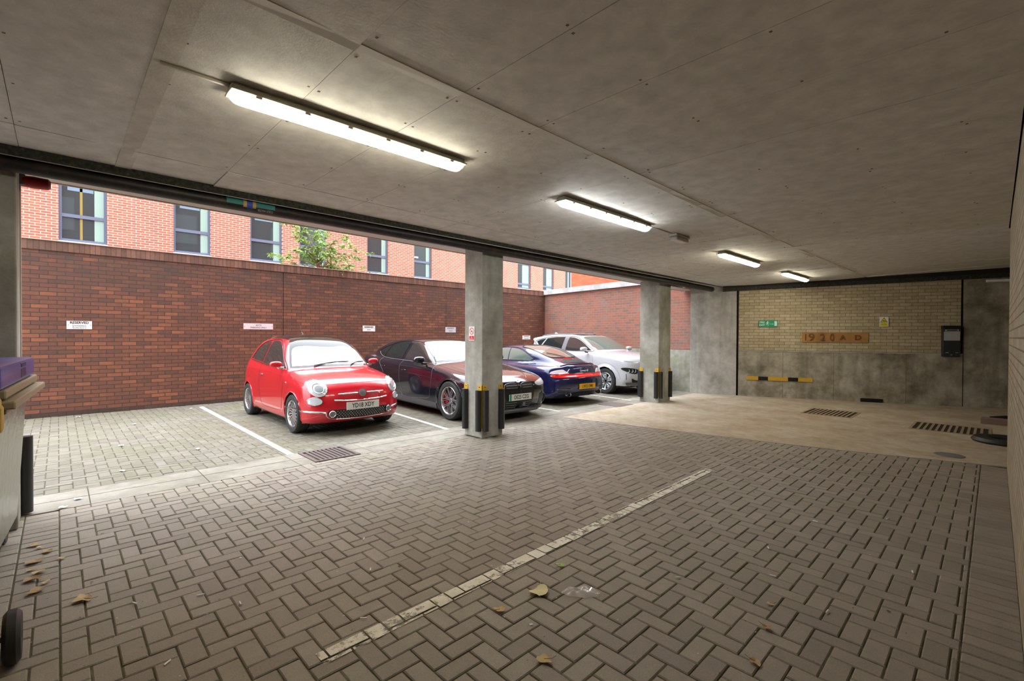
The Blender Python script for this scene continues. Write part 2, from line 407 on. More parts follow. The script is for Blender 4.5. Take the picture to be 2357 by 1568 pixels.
# channel strips
mb = MB()
def strip(x0, x1, segs):
    for (a, b) in segs: mb.box(x0, x1, a, b, -.03, .001, bev=.004)
L = [-3.4 + .9 * i for i in range(19)]
for a, b in zip(L[:-1], L[1:]):
    for (x0, x1) in ((-6.12, -5.845), (-5.835, -5.53)):
        lo, hi = a + .003, b - .003
        pieces = [(lo, hi)]
        if lo < 2.73 and hi > 2.17: pieces = [(lo, 2.165)] if lo < 2.165 else []; pieces += [(2.735, hi)] if hi > 2.735 else []
        strip(x0, x1, [p for p in pieces if p[1] - p[0] > .01])
struct(mb.build('trim_1', 'kerb'))

# painted lines, broken where the blocks meet
def paint(name, p0, p1, wd, rects, m, label, z=.0042):
    d = Vector((p1[0] - p0[0], p1[1] - p0[1])).normalized(); nn = Vector((-d.y, d.x)) * wd / 2
    poly = [(p0[0] + nn.x, p0[1] + nn.y), (p0[0] - nn.x, p0[1] - nn.y), (p1[0] - nn.x, p1[1] - nn.y), (p1[0] + nn.x, p1[1] + nn.y)]
    bx = (min(p[0] for p in poly), max(p[0] for p in poly), min(p[1] for p in poly), max(p[1] for p in poly)); mb = MB()
    for r in rects:
        if r[1] < bx[0] or r[0] > bx[1] or r[3] < bx[2] or r[2] > bx[3]: continue
        q = clip(poly, r[0] + .007, r[1] - .007, r[2] + .005, r[3] - .005)
        if len(q) >= 3: mb.add([(a, b, z) for a, b in q], [tuple(range(len(q)))])
    return tag(mb.build(name, m), label, 'parking line', 'painted parking lines')
rects_line = [(-11.9 + .1 * k, -11.8 + .1 * k, -3, 14) for k in range(62)]
paint('parking_line', (-11.4, 2.11), (-6.1, 2.08), .085, rects_line, 'wpaint', 'white bay line on the pavers left of the red car')
paint('parking_line', (-11.4, 4.95), (-6.05, 4.45), .085, rects_line, 'wpaint', 'white bay line between the red car and the black saloon')
paint('parking_line', (-11.4, 7.3), (-6.0, 7.15), .085, rects_line, 'wpaint', 'white bay line between the black saloon and the blue coupe')
paint('parking_line', (-11.4, 10.2), (-5.9, 9.6), .085, rects_line, 'wpaint', 'white bay line between the blue coupe and the white car')
paint('parking_line', (-2.15, .86), (-2.22, 5.27), .1, rects_in, 'worn', 'worn cream line on the brown pavers under the ceiling', z=.0056)

# drains and covers
def grate(name, x0, x1, y0, y1, n, along, label, frame='iron', slot='void', z=.004, rz=0, ox=.07):
    e = empty(name, ((x0 + x1) / 2, (y0 + y1) / 2, 0), label, 'drain', rz, 'drain grates in the floor')
    hx, hy = (x1 - x0) / 2, (y1 - y0) / 2; t = ox * .55
    mb = MB()
    for q in ((-hx, hx, -hy, -hy + t), (-hx, hx, hy - t, hy), (-hx, -hx + t, -hy + t, hy - t), (hx - t, hx, -hy + t, hy - t)): mb.box(*q, -.01, z)
    mb.build('frame', frame, e)
    mb = MB(); ix, iy = hx - t, hy - t
    for k in range(n + 1):
        if along == 'x':   # bars run along x, spaced in y
            yk = -iy + 2 * iy * k / n; mb.box(-ix, ix, yk - iy / n * .55, yk + iy / n * .55, -.012, z - .0005) if 0 < k < n else None
        else:
            xk = -ix + 2 * ix * k / n; mb.box(xk - ix / n * .45, xk + ix / n * .45, -iy, iy, -.012, z - .0005) if 0 < k < n else None
    mb.build('bar', frame, e)
    mb = MB(); mb.box(-ix, ix, -iy, iy, -.02, (.0062 if z > .01 else -.0085)); mb.build('sump', slot, e)
    return e
grate('drain_grate', -6.12, -5.55, 2.17, 2.73, 9, 'x', 'slotted iron drain grate in the concrete channel in front of the red car', z=.0065)
grate('drain_grate', -2.66, -1.83, 10.5, 11.4, 11, 'y', 'rusty drain grate in the concrete floor below the date stone', 'rustlight', z=.012)
grate('drain_grate', -.98, -.02, 10.05, 10.95, 12, 'y', 'long drain grate with wide dark slots near the right wall', 'rustlight', z=.012)
mb = MB(); mb.box(-6.05, -5.5, 8.5, 9.05, -.02, .010, bev=.003); tag(mb.build('chamber_cover', 'iron'), 'flat grey chamber cover on the ground before the second column', 'manhole cover')
mb = MB(); mb.lathe([(.001, .014), (.14, .014), (.15, .010), (.15, -.01)], axis='z', c=(-.39, 8.13, 0)); tag(mb.build('access_cover', 'grey'), 'small round cover in the concrete floor beside the right wall', 'manhole cover')

# ------------------------------------------------------------------ walls
mb = MB(); mb.box(XR, XR + .22, -3.6, 7.84, 0, 3.0); ow = mb.build('wall_right', 'cream_right'); struct(ow)
# end wall: pier, cream brick panel, concrete plinth, right-hand concrete pier
def eq(s0, s1, z0, z1, o0, o1, name, m, z0b=None, z1b=None):
    mb = MB(); z0b = z0 if z0b is None else z0b; z1b = z1 if z1b is None else z1b
    vs = [ep(s0, z0, o0), ep(s1, z0b, o0), ep(s1, z1b, o0), ep(s0, z1, o0), ep(s0, z0, o1), ep(s1, z0b, o1), ep(s1, z1b, o1), ep(s0, z1, o1)]
    mb.add(vs, [(0, 1, 2, 3), (4, 5, 6, 7), (0, 1, 5, 4), (1, 2, 6, 5), (2, 3, 7, 6), (3, 0, 4, 7)]); return mb.build(name, m)
struct(eq(-1.13, -.03, 0, 3.1, 0, -.5, 'wall_end', 'pier'))
struct(eq(0.02, 4.37, 1.15, 3.1, -.01, -.3, 'wall_end', 'cream_end'))
struct(eq(0.02, 4.40, 0, 1.145, .015, -.3, 'wall_end', 'plinth'))
struct(eq(4.42, 6.6, 0, 3.1, .0, -.3, 'wall_end', 'plinth'))
struct(eq(-.03, .02, 0, 3.1, -.06, -.3, 'trim_2', 'void')); struct(eq(4.37, 4.42, 0, 3.1, -.06, -.3, 'trim_3', 'void'))
for i_, s_ in enumerate((1.0, 2.05, 3.42)): struct(eq(s_, s_ + .008, 0, 1.13, .0165, 0, 'trim_%d' % (20 + i_), 'rust'))
struct(eq(0.02, 4.40, 1.135, 1.155, .025, 0, 'trim_4', 'pier'))
mb = MB(); mb.box(1.5, 1.7, 7.6, 15, 0, 3.1); struct(mb.build('wall_recess', 'plinth'))
mb = MB(); mb.box(.33, 1.6, 7.6, 7.83, 0, 3.1); struct(mb.build('wall_recess', 'plinth'))
# back of garage (behind the camera)
mb = MB(); mb.box(-6, .3, -3.7, -3.5, 0, 3.0); struct(mb.build('wall_back', 'plinth'))
# parking yard wall with soldier coping, movement joints
mb = MB()
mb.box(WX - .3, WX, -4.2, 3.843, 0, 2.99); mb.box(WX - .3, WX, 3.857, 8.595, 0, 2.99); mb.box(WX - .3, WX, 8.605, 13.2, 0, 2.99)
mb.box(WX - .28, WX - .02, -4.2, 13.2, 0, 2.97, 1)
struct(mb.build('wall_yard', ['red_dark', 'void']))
mb = MB(); mb.box(WX - .33, WX + .015, -4.2, 13.25, 2.99, 3.165, 0); struct(mb.build('trim_5', 'soldier'))
mb = MB(); mb.box(WX - .34, WX + .03, -4.2, 13.25, 3.165, 3.18, 0); struct(mb.build('trim_6', 'beige'))
mb = MB(); mb.box(WX - .02, WX + .003, -4.2, 13.16, 0, .072); struct(mb.build('baseboard_yard', brick_mat('base course', (0, 1), [(0, (.07, .04, .03)), (1, (.10, .055, .04))], (.04, .03, .025), zoff=0.)))
# side wall of the yard
SA = Vector((-11.9, 13.165, 0)); SB = Vector((-5.45, 12.22, 0)); SD = (SB - SA).normalized(); SN = Vector((SD.y, -SD.x, 0))
def sq(s0, s1, z0, z1, o0, o1, name, m):
    mb = MB(); vs = []
    for o_ in (o0, o1):
        for (s_, z_) in ((s0, z0), (s1, z0), (s1, z1), (s0, z1)):
            p = SA + SD * s_ + SN * o_; vs.append((p.x, p.y, z_))
    mb.add(vs, [(0, 1, 2, 3), (4, 5, 6, 7), (0, 1, 5, 4), (1, 2, 6, 5), (2, 3, 7, 6), (3, 0, 4, 7)]); return mb.build(name, m)
struct(sq(0, 6.4, 1.15, 3.03, 0, -.25, 'wall_side', 'red_side'))
struct(sq(0, 6.4, 0, 1.14, .03, -.25, 'wall_side', concrete_mat('pale plinth', (.36, .35, .30), (.24, .23, .17), (.46, .45, .41), moss=(.22, .25, .12))))
struct(sq(5.28, 5.46, 1.15, 3.03, .10, 0, 'trim_7', 'red_side'))
o = sq(-.3, 6.6, 3.03, 3.20, .09, -.45, 'trim_8', 'cope'); struct(o)

# upper storeys of this building over the opening
mb = MB(); mb.box(-5.95, 1.9, -4.2, 12.1, 3.02, 12.0)
struct(mb.build('wall_upper', brick_mat('facade brick', (0, 1), [(0, (.30, .10, .07)), (.5, (.40, .14, .09)), (1, (.46, .17, .11))], (.5, .42, .38))))
mb = MB()
for i in range(6):
    for k in range(3): mb.box(-6.0, -5.94, -3.2 + i * 2.6, -2.0 + i * 2.6, 4.0 + k * 2.7, 5.6 + k * 2.7)
struct(mb.build('window_1', 'sill'))

# ------------------------------------------------------------------ ceiling
mb = MB()
ys = [-3.6] + [-3.21 + .602 * k for k in range(31)]
ys = [y for y in ys if y < 15.2]
def xr_at(y): return XR - .005 if y < 7.83 else 1.5
def ywall(x): return 12.42 + (x + 4.56) * .4024 - .09
for a, b in zip(ys[:-1], ys[1:]):
    for (x0, x1) in ((-4.9, -4.405), (-4.395, -2.09), (-2.05, .1 if a < 7.8 else 1.5)):
        q = [(x0, a + .0016), (x1, a + .0016), (x1, b - .0016), (x0, b - .0016)]
        ok = [p for p in q]
        if max(p[1] for p in q) > ywall(x0):
            # clip with the slanted end wall
            out = []
            for i in range(4):
                p, r = q[i - 1], q[i]; fp = ywall(p[0]) - p[1]; fr = ywall(r[0]) - r[1]
                if (fp >= 0) != (fr >= 0): t = fp / (fp - fr); out.append((p[0] + t * (r[0] - p[0]), p[1] + t * (r[1] - p[1])))
                if fr >= 0: out.append(r)
            ok = out
        if len(ok) < 3: continue
        dz = random.uniform(-.0015, .0015)
        j = [random.uniform(0, .002) + (random.uniform(.004, .012) if random.random() < .10 else 0) for _ in ok]
        n = len(ok)
        mb.add([(p[0], p[1], zc(*p) + dz - jj) for p, jj in zip(ok, j)] + [(p[0], p[1], zc(*p) + .012) for p in ok], [tuple(range(n))] + [(i, (i + 1) % n, n + (i + 1) % n, n + i) for i in range(n)])
struct(mb.build('ceiling', 'ceil'))
mb = MB()    # void above the boards and slab
mb.box(-4.95, 1.8, -3.7, 15.2, 3.16, 3.2)
struct(mb.build('ceiling', 'void'))
mb = MB()    # cover strips over the long joint
for a, b in zip(ys[:-1], ys[1:]):
    for x0, x1 in ((-2.105, -2.04),):
        if b > ywall(-2.07): continue
        s0 = random.uniform(-.002, .003) - (.008 if a > 3 and random.random() < .5 else 0); s1 = random.uniform(-.002, .003)
        mb.add([(x0, a, zc(x0, a) - .007), (x1, a, zc(x1, a) - .006), (x1, b, zc(x1, b) - .006 + s1), (x0, b, zc(x0, b) - .007 + s0),
                (x0, a, zc(x0, a)), (x1, a, zc(x1, a)), (x1, b, zc(x1, b)), (x0, b, zc(x0, b))],
               [(0, 1, 2, 3), (0, 1, 5, 4), (1, 2, 6, 5), (2, 3, 7, 6), (3, 0, 4, 7)])
struct(mb.build('trim_9', 'ceilstrip'))
mb = MB()
mb.box(-4.9, -2.1, .33, .43, zc(-3, .4) - .006, zc(-3, .4) - .001); mb.box(-2.04, .1, .35, .42, zc(-1, .4) - .006, zc(-1, .4) - .001)
struct(mb.build('trim_10', concrete_mat('filler strip', (.52, .48, .42), (.48, .44, .38), (.55, .51, .45), streak=False, spots=False)))
mb = MB()   # screw heads
for y in ys[1:]:
    for x in (-4.3, -3.7, -3.1, -2.6, -2.16, -1.95, -1.3, -.7, -.15):
        for dy in (-.03, .03):
            if y < ywall(x) - .1 and random.random() < .8:
                xx, y2 = x + random.uniform(-.015, .015), y + dy; z = zc(xx, y2) - .0022
                mb.box(xx - .006, xx + .006, y2 - .006, y2 + .006, z - .001, z + .002)
struct(mb.build('trim_11', 'rust'))
# dark perimeter fascia
mb = MB(); mb.box(-4.935, -4.905, -3.6, 12.33, 2.78, 2.90); struct(mb.build('trim_12', 'rock'))
mb = MB(); mb.tube([(-4.945, -3.6, 2.79), (-4.945, 12.2, 2.765)], .006, 6); struct(mb.build('trim_13', 'beige'))
struct(eq(-.35, 6.0, 2.66, 3.0, .09, .0, 'trim_14', 'rock', 2.80, 3.12))
struct(eq(-.35, 6.0, 2.74, 3.0, .115, .085, 'trim_15', 'void', 2.885, 3.12))
# outer soffit board over the opening, and the slab edge
mb = MB(); mb.box(-5.93, -5.60, -3.6, 12.2, 2.865, 2.88); mb.box(-5.945, -5.93, -3.6, 12.2, 2.855, 3.1); mb.v = [(v[0], v[1], v[2] - .0105 * v[1]) for v in mb.v]; struct(mb.build('trim_16', 'beige'))
mb = MB(); mb.box(-5.60, -4.94, -3.6, 12.1, 2.94, 3.02); mb.box(-5.61, -5.60, -3.6, 12.1, 2.87, 3.02); struct(mb.build('trim_17', 'void'))
# cold water pipe
pe = empty('cold_water_pipe', (-5.05, 0, 2.74), 'black lagged water pipe running along the top of the opening', 'pipe')
mb = MB(); mb.tube([(0, -3.5, .02), (0, 4, .0), (0, 8, -.02), (0, 12.0, -.03)], .062, 20); mb.build('pipe_run', 'pipe', pe, True)
for y in (-.9, 1.66, 3.1, 5.5, 8.0, 10.6): mb = MB(); mb.tube([(0, y, .017 - y * .004), (0, y + .03, .017 - y * .004)], .066, 20); mb.build('clip', 'black', pe, True)
mb = MB(); mb.tube([(0, 1.13, .0135), (0, 1.55, .012)], .0635, 24, 0); mb.tube([(0, 1.27, .013), (0, 1.38, .013)], .0645, 24, 1); mb.tube([(0, 1.30, .013), (0, 1.35, .013)], .0655, 24, 2)
mb.build('identification_band', [mat('teal', (.03, .22, .22), .5), 'yellowdull', 'blue'], pe, True)
mb = MB()
Tt = frame_T((.058, 1.365, -.01), (0, -1, 0), (.55, 0, -.84))
Tt = Matrix.Translation((.052, 1.465, -.0285)) @ Matrix(((0, -.55, .835, 0), (-1, 0, 0, 0), (0, -.835, -.55, 0), (0, 0, 0, 1)))
add_text(mb, 'COLD WATER', .030, Tt, sx=.72); mb.build('band_lettering', 'beige', pe)
# alarm sounder by the left column
ae = empty('alarm_sounder', (-5.62, -.14, 2.765), 'red alarm sounder under the beam at the top of the left column', 'alarm')
mb = MB(); mb.lathe([(.001, .10), (.03, .10), (.045, .085), (.05, .0), (.045, -.07)], 24, 'y', c=(0, 0, 0)); mb.build('horn', mat('dark red plastic', (.30, .01, .01), .4), ae, True)
mb = MB(); mb.box(-.04, .04, -.11, -.05, -.04, .05, bev=.008); mb.build('mounting_bracket', 'grey', ae)

# ------------------------------------------------------------------ columns
def guard(parent, x, y, cx, cy, z0=.105, z1=.70, rot=0):
    """angle shaped bumper on a column corner; cx,cy = outward signs"""
    mb = MB()
    mb.box(min(x, x + cx * .008), max(x, x + cx * .008), min(y - cy * .085, y + cy * .008), max(y - cy * .085, y + cy * .008), z0 + .05, z1 + .075)
    mb.box(min(x - cx * .085, x + cx * .008), max(x - cx * .085, x + cx * .008), min(y, y + cy * .008), max(y, y + cy * .008), z0 + .05, z1 + .075)
    g = mb.build('corner_guard', 'yellow', parent)
    mb = MB()
    for (a, b) in ((cx * .026, -cy * .050), (-cx * .050, cy * .026)):
        prof = []
        mb.tube([(x + a, y + b, z0), (x + a, y + b, z1)], .046, 20)
    mb.build('rubber_bumper', 'rub', g, True)
    mb = MB(); mb.lathe([(.001, .003), (.008, .002), (.008, -.004)], 8, 'x', c=(x + cx * .009, y - cy * .05, z1 + .045)); mb.build('bolt', 'black', g)
    mb = MB(); mb.lathe([(.001, .003), (.008, .002), (.008, -.004)], 8, 'y', c=(x - cx * .05, y + cy * .009, z1 + .045)); mb.build('bolt', 'black', g)
def column(x0, x1, y0, y1, label, guards, top=3.0, g0=.105, g1=.70):
    cx, cy = (x0 + x1) / 2, (y0 + y1) / 2
    e = empty('concrete_column', (cx, cy, 0), label, 'column', 0, 'concrete columns along the opening')
    hx, hy = (x1 - x0) / 2, (y1 - y0) / 2
    mb = MB(); mb.box(-hx, hx, -hy, hy, 0, top, bev=.012); mb.build('shaft', 'col', e)
    for (sx, sy) in guards: guard(e, sx * hx, sy * hy, sx, sy, g0, g1)
    return e
c1 = column(-5.59, -5.18, 4.42, 4.83, 'square concrete column carrying the no smoking sign', [(1, -1), (1, 1), (-1, -1)], 2.89)
c2 = column(-5.73, -5.25, 9.68, 10.22, 'square concrete column in front of the white car', [(1, -1), (1, 1), (-1, -1)], 2.89)
c3 = column(-5.62, -5.18, -.70, -.225, 'dark concrete column at the left edge behind the bin', [(-1, 1)], 2.89, .02, .65)
mb = MB(); mb.box(-.005, .06, .235, .245, 0, 2.89); mb.location = None
o = mb.build('lit_edge_strip', 'beige', c3); o.location = (-.25, 0, 0)  # pale strip added for the column side lit from outside

# no smoking sign
def sign(name, T, w_, h_, label, cat='sign', mats=('white',), th=.003):
    e = bpy.data.objects.new(name, None); C.objects.link(e); e.matrix_world = T; tag(e, label, cat)
    mb = MB(); mb.box(-w_ / 2, w_ / 2, -h_ / 2, h_ / 2, 0, th); mb.build('board', mats[0], e)
    return e
I4 = Matrix.Identity(4)
def ring(mb, c, r0, r1, z, n=36, mi=0):
    vs = []
    for k in range(n):
        a = 2 * PI * k / n
        vs += [(c[0] + r0 * math.cos(a), c[1] + r0 * math.sin(a), z), (c[0] + r1 * math.cos(a), c[1] + r1 * math.sin(a), z)]
    mb.add(vs, [(2 * k, 2 * k + 1, (2 * k + 3) % (2 * n), (2 * k + 2) % (2 * n)) for k in range(n)], mi)
def rect(mb, x0, x1, y0, y1, z, mi=0): mb.add([(x0, y0, z), (x1, y0, z), (x1, y1, z), (x0, y1, z)], [(0, 1, 2, 3)], mi)
def poly(mb, pts, z, mi=0): mb.add([(p[0], p[1], z) for p in pts], [tuple(range(len(pts)))], mi)
s = sign('no_smoking_sign', frame_T((-5.415, 4.416, 1.53), (1, 0, 0)), .13, .21, 'small white and red no smoking sign on the column')
mb = MB(); ring(mb, (0, .035), .042, .052, .004, mi=0)
poly(mb, [(-.038, .066), (-.031, .073), (.038, .004), (.031, -.003)], .0042, 0); rect(mb, -.055, .055, -.095, -.035, .004, 0); mb.build('red_marking', 'red', s)
mb = MB(); poly(mb, [(-.03, .025), (.024, .045), (.026, .036), (-.028, .016)], .0036); mb.build('cigarette_symbol', 'black', s)
mb = MB(); add_text(mb, 'No', .026, I4, 0, -.055, .0045); add_text(mb, 'smoking', .022, I4, 0, -.079, .0045); mb.build('lettering', 'white', s)

# signs on the yard wall (wall faces +X; text reads along +Y)
def ysign(y0, y1, z0, z1, lines, label, tint='white', group=None):
    T = frame_T((WX + .002, (y0 + y1) / 2, (z0 + z1) / 2), (0, 1, 0)); w_, h_ = y1 - y0, z1 - z0
    s = sign('parking_sign', T, w_, h_, label, 'sign', (tint,), .004); s['group'] = 'parking signs on the red brick wall'
    for (t, sz, yy, sx, b) in lines: mb = MB(); add_text(mb, t, sz, I4, 0, yy, .005, sx=sx, bold=b); mb.build('lettering', 'black', s)
    for sx in (-1, 1): mb = MB(); mb.lathe([(.001, .007), (.007, .006), (.007, .003)], 10, 'z', c=(sx * (w_ / 2 - .022), 0 if h_ < .16 else -.01, 0)); mb.build('screw', 'iron', s)
ysign(.11, .455, 1.585, 1.735, [('RESERVED', .062, .043, .92, .0018), ('Switalskis', .044, -.012, 1.15, 0), ('Solicitors', .044, -.05, 1.15, 0)], 'white sign lettered RESERVED Switalskis Solicitors on the red brick wall')
ysign(3.0, 3.62, 1.62, 1.755, [('4SYTE', .05, .025, .95, 0), ('PARKING ONLY', .05, -.028, .95, 0)], 'wide white sign lettered 4SYTE PARKING ONLY above the empty bay', mat('pinkish white', (.66, .60, .62), .5))
ysign(5.86, 6.22, 1.60, 1.755, [('RESERVED', .066, .035, .88, .0015), ('BWD', .04, -.035, 1.1, 0)], 'white reserved sign with short second line between the red car and black saloon')
ysign(8.57, 8.97, 1.595, 1.76, [('RESERVED', .066, .04, .9, 0), ('ESQUE', .045, -.035, 1.1, 0)], 'white reserved sign just left of the no smoking column', mat('greyish sign', (.55, .55, .58), .5))
ysign(11.95, 12.36, 1.37, 1.51, [('RESERVED', .06, .033, .95, 0), ('Speake Spare', .045, -.035, .95, 0)], 'furthest white reserved sign above the blue coupe')

# fire exit sign, hazard sign, date stone, bumper bar and post box on the end wall
def etrans(s_, z, o=.0): return frame_T(ep(s_, z, o), tuple(ED))
s = sign('fire_exit_sign', etrans(.68, 1.83, .012), .42, .155, 'green fire exit sign with running man on the cream brick wall', 'sign', ('green',))
mb = MB(); add_text(mb, 'FIRE', .062, I4, -.135, .032, .004, bold=.001); mb.build('lettering', 'white', s); mb = MB(); add_text(mb, 'EXIT', .062, I4, -.135, -.034, .004, bold=.001); mb.build('lettering', 'white', s)
mb = MB(); rect(mb, .135, .19, -.055, .06, .004)
mb.tube([(.025, -.01, .004), (.105, -.01, .004)], .004, 6); poly(mb, [(.095, .005), (.12, -.01), (.095, -.025)], .0045); mb.build('arrow_and_door_symbol', 'white', s)
mb = MB(); ring(mb, (-.012, .05), .0, .012, .004, 12); poly(mb, [(-.03, .035), (-.012, .038), (-.005, .0), (-.025, -.005)], .004)
for L_ in ([(-.028, .03), (-.05, .012), (-.042, -.004)], [(-.012, .034), (.006, .014), (.018, .02)], [(-.02, -.002), (-.035, -.03), (-.058, -.035)], [(-.012, -.002), (.002, -.026), (-.006, -.058)]):
    mb.tube([(a, b, .004) for a, b in L_], .005, 6)
mb.build('running_figure', 'white', s)
s = sign('hazard_sign', etrans(3.01, 1.86, .012), .17, .225, 'yellow and white warning triangle sign high on the cream brick wall')
mb = MB(); poly(mb, [(-.07, -.015), (.07, -.015), (0, .10)], .0036, 1); poly(mb, [(-.055, -.006), (.055, -.006), (0, .083)], .004, 0); rect(mb, -.075, .075, -.10, -.03, .004, 0)
poly(mb, [(-.03, .015), (.03, .008), (.032, .018), (-.01, .032)], .0045, 1); mb.build('warning_marking', [mat('sign yellow', (.80, .68, .02), .5), 'black'], s)
mb = MB(); add_text(mb, 'WATCH', .024, I4, 0, -.052, .0045); add_text(mb, 'YOUR STEP', .022, I4, 0, -.078, .0045); mb.build('lettering', 'black', s)
e = empty('date_stone', (0, 0, 0), 'orange terracotta date stone reading 1920 AD set in the cream brick wall', 'date stone'); e.matrix_world = etrans(2.06, 1.49, .0)
mb = MB(); mb.box(-.655, .665, -.115, .115, -.005, .012, bev=.004); mb.build('slab', 'terra', e)
mb = MB()
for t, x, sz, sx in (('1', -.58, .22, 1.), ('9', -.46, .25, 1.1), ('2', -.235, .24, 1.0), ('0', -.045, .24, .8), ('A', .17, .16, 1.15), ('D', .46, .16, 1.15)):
    mb = MB(); add_text(mb, t, sz, I4, x, -.0, .018, sx=sx, extr=.010, bold=.002); mb.build('numeral' if t.isdigit() else 'letter', 'terra_shade', e)
e = empty('bumper_bar', (0, 0, 0), 'long yellow and black striped bumper bar on the concrete plinth', 'bumper bar'); e.matrix_world = etrans(.93, .465, .015)
mb = MB(); L_ = [-.72, -.46, -.245, .185, .4, .70]
for i, (a, b) in enumerate(zip(L_[:-1], L_[1:])): mb.box(a, b, -.045, .045, 0, .02, i % 2)
mb.build('bar', ['yellow', 'black'], e)
for x in (-.68, -.6, -.2, -.05, .1, .45, .64): mb = MB(); mb.lathe([(.001, .023), (.006, .022), (.006, .018)], 8, 'z', c=(x, .015 * (1 if int(x * 10) % 2 else -1), 0)); mb.build('screw', 'iron', e)
e = empty('post_box', (0, 0, 0), 'black wall mounted box with a pale label at the right of the cream brick wall', 'letter box'); e.matrix_world = etrans(4.18, 1.42, .0)
mb = MB(); mb.box(-.145, .145, -.335, .335, 0, .11, bev=.008); mb.build('body', mat('dark grey steel', (.035, .04, .045), .4, .3), e)
mb = MB(); mb.box(-.15, .15, .27, .345, -.0, .125, bev=.006); mb.build('hood', 'black', e)
mb = MB(); mb.box(-.135, .135, .02, .215, .108, .113); mb.build('pale_label', mat('label grey', (.40, .40, .42), .5), e)
mb = MB(); mb.box(-.12, .12, .222, .262, .108, .114, 1); mb.box(-.085, .085, .232, .252, .112, .117, 0); mb.build('slot', ['black', 'alloy'], e)
for x in (-.08, .085): mb = MB(); mb.box(x - .025, x + .025, -.25, -.235, .108, .113); mb.build('hinge_plate', 'alloy', e)
mb = MB(); mb.box(-.02, .01, -.30, -.285, .108, .114); mb.build('lock', 'alloy', e)
mb = MB(); T = etrans(2.79, .045, .016); mb.box(-.21, .21, -.04, .045, -.01, .03, bev=.004, T=T); tag(mb.build('wall_vent', 'black'), 'dark low vent at the foot of the concrete plinth', 'vent')
# cable on side wall
mb = MB(); pts = []
for i in range(24):
    z = 2.95 - i * .125; p = SA + SD * (5.50 + .012 * math.sin(i * 1.3)) + SN * .05; pts.append((p.x, p.y, z))
mb.tube(pts, .008, 6); tag(mb.build('cable', 'black'), 'thin black cable running down the yard side wall beside the column', 'cable')
T = frame_T(tuple(SA + SD * 5.45 + SN * .11 + Vector((0, 0, 1.55))), tuple(SD)); mb = MB(); mb.box(-.02, .02, -.09, .09, 0, .02, T=T); tag(mb.build('junction_box', 'white'), 'narrow white box on the yard side wall beside the cable', 'junction box')

# lights
def batten(y0, y1, x, m, label, bright=True):
    L_ = y1 - y0; zc_ = zc(x, (y0 + y1) / 2)
    e = empty('ceiling_light', (x, (y0 + y1) / 2, zc_), label, 'light fitting', 0, 'batten lights along the ceiling')
    mb = MB(); mb.box(-.052, .052, -L_ / 2, L_ / 2, -.04, -.0025, bev=.012); mb.box(-.070, .070, -L_ / 2 - .006, L_ / 2 + .006, -.047, -.036, bev=.004); mb.build('housing', 'housing', e)
    mb = MB(); h = L_ / 2 - .01
    prof = [(-.056, -.04), (-.056, -.056), (-.04, -.082), (-.015, -.092), (.015, -.092), (.04, -.082), (.056, -.056), (.056, -.04)]
    n = len(prof); vs = []
    for (yy, sc_) in ((-h, .55), (-h + .02, .9), (-h + .05, 1.), (h - .05, 1.), (h - .02, .9), (h, .55)):
        vs += [(p[0] * (sc_ * .3 + .7), yy, -.04 + (p[1] + .04) * sc_) for p in prof]
    fs = [(i * n + k, i * n + k + 1, (i + 1) * n + k + 1, (i + 1) * n + k) for i in range(5) for k in range(n - 1)] + [tuple(range(n)), tuple(range(5 * n, 6 * n))]
    mb.add(vs, fs); mb.build('diffuser', m, e, True, 60)
    for k in range(6):
        for sx in (-1, 1): mb = MB(); yk = -h + .12 + k * (2 * h - .24) / 5; mb.box(sx * .058 - .004, sx * .058 + .004, yk - .016, yk + .016, -.058, -.03); mb.build('clip', 'housing', e)
    return e
batten(.66, 2.22, -2.86, 'tube_warm', 'long bright batten light on the ceiling, the nearest and largest')
batten(3.42, 5.02, -2.88, 'tube_cool', 'cool white batten light on the ceiling, second from the camera')
batten(7.28, 8.84, -2.93, 'tube_warm', 'warm batten light beyond the small bulkhead light, third from the camera')
batten(10.5, 12.1, -2.97, 'tube_warm', 'furthest small batten light close to the end wall')
e = empty('bulkhead_light', (-2.88, 5.82, zc(-2.9, 5.8)), 'small unlit white bulkhead light on the ceiling after the second batten', 'light fitting')
mb = MB(); mb.box(-.06, .06, -.19, .19, -.035, -.002, bev=.012); mb.build('housing', mat('offwhite', (.45, .42, .37), .4), e)
mb = MB(); mb.box(-.055, .055, -.17, .17, -.085, -.035, bev=.018); mb.build('lens', mat('cloudy lens', (.42, .40, .37), .2, coat=.5), e)
mb = MB(); mb.box(-.062, .062, -.14, -.125, -.06, -.01); mb.build('clip', 'grey', e)
mb = MB(); mb.tube([(-2.86, .36, zc(-2.86, .4) - .012), (-2.86, .66, zc(-2.86, .6) - .012)], .012, 8); tag(mb.build('conduit', 'ceilstrip'), 'short pale conduit feeding the nearest batten light', 'conduit')
mb = MB(); mb.tube([(-2.88, 5.02, zc(-2.9, 5) - .01), (-2.88, 5.60, zc(-2.9, 5.6) - .01)], .008, 8); tag(mb.build('conduit', 'ceilstrip'), 'thin conduit between the second batten and the bulkhead light', 'conduit')

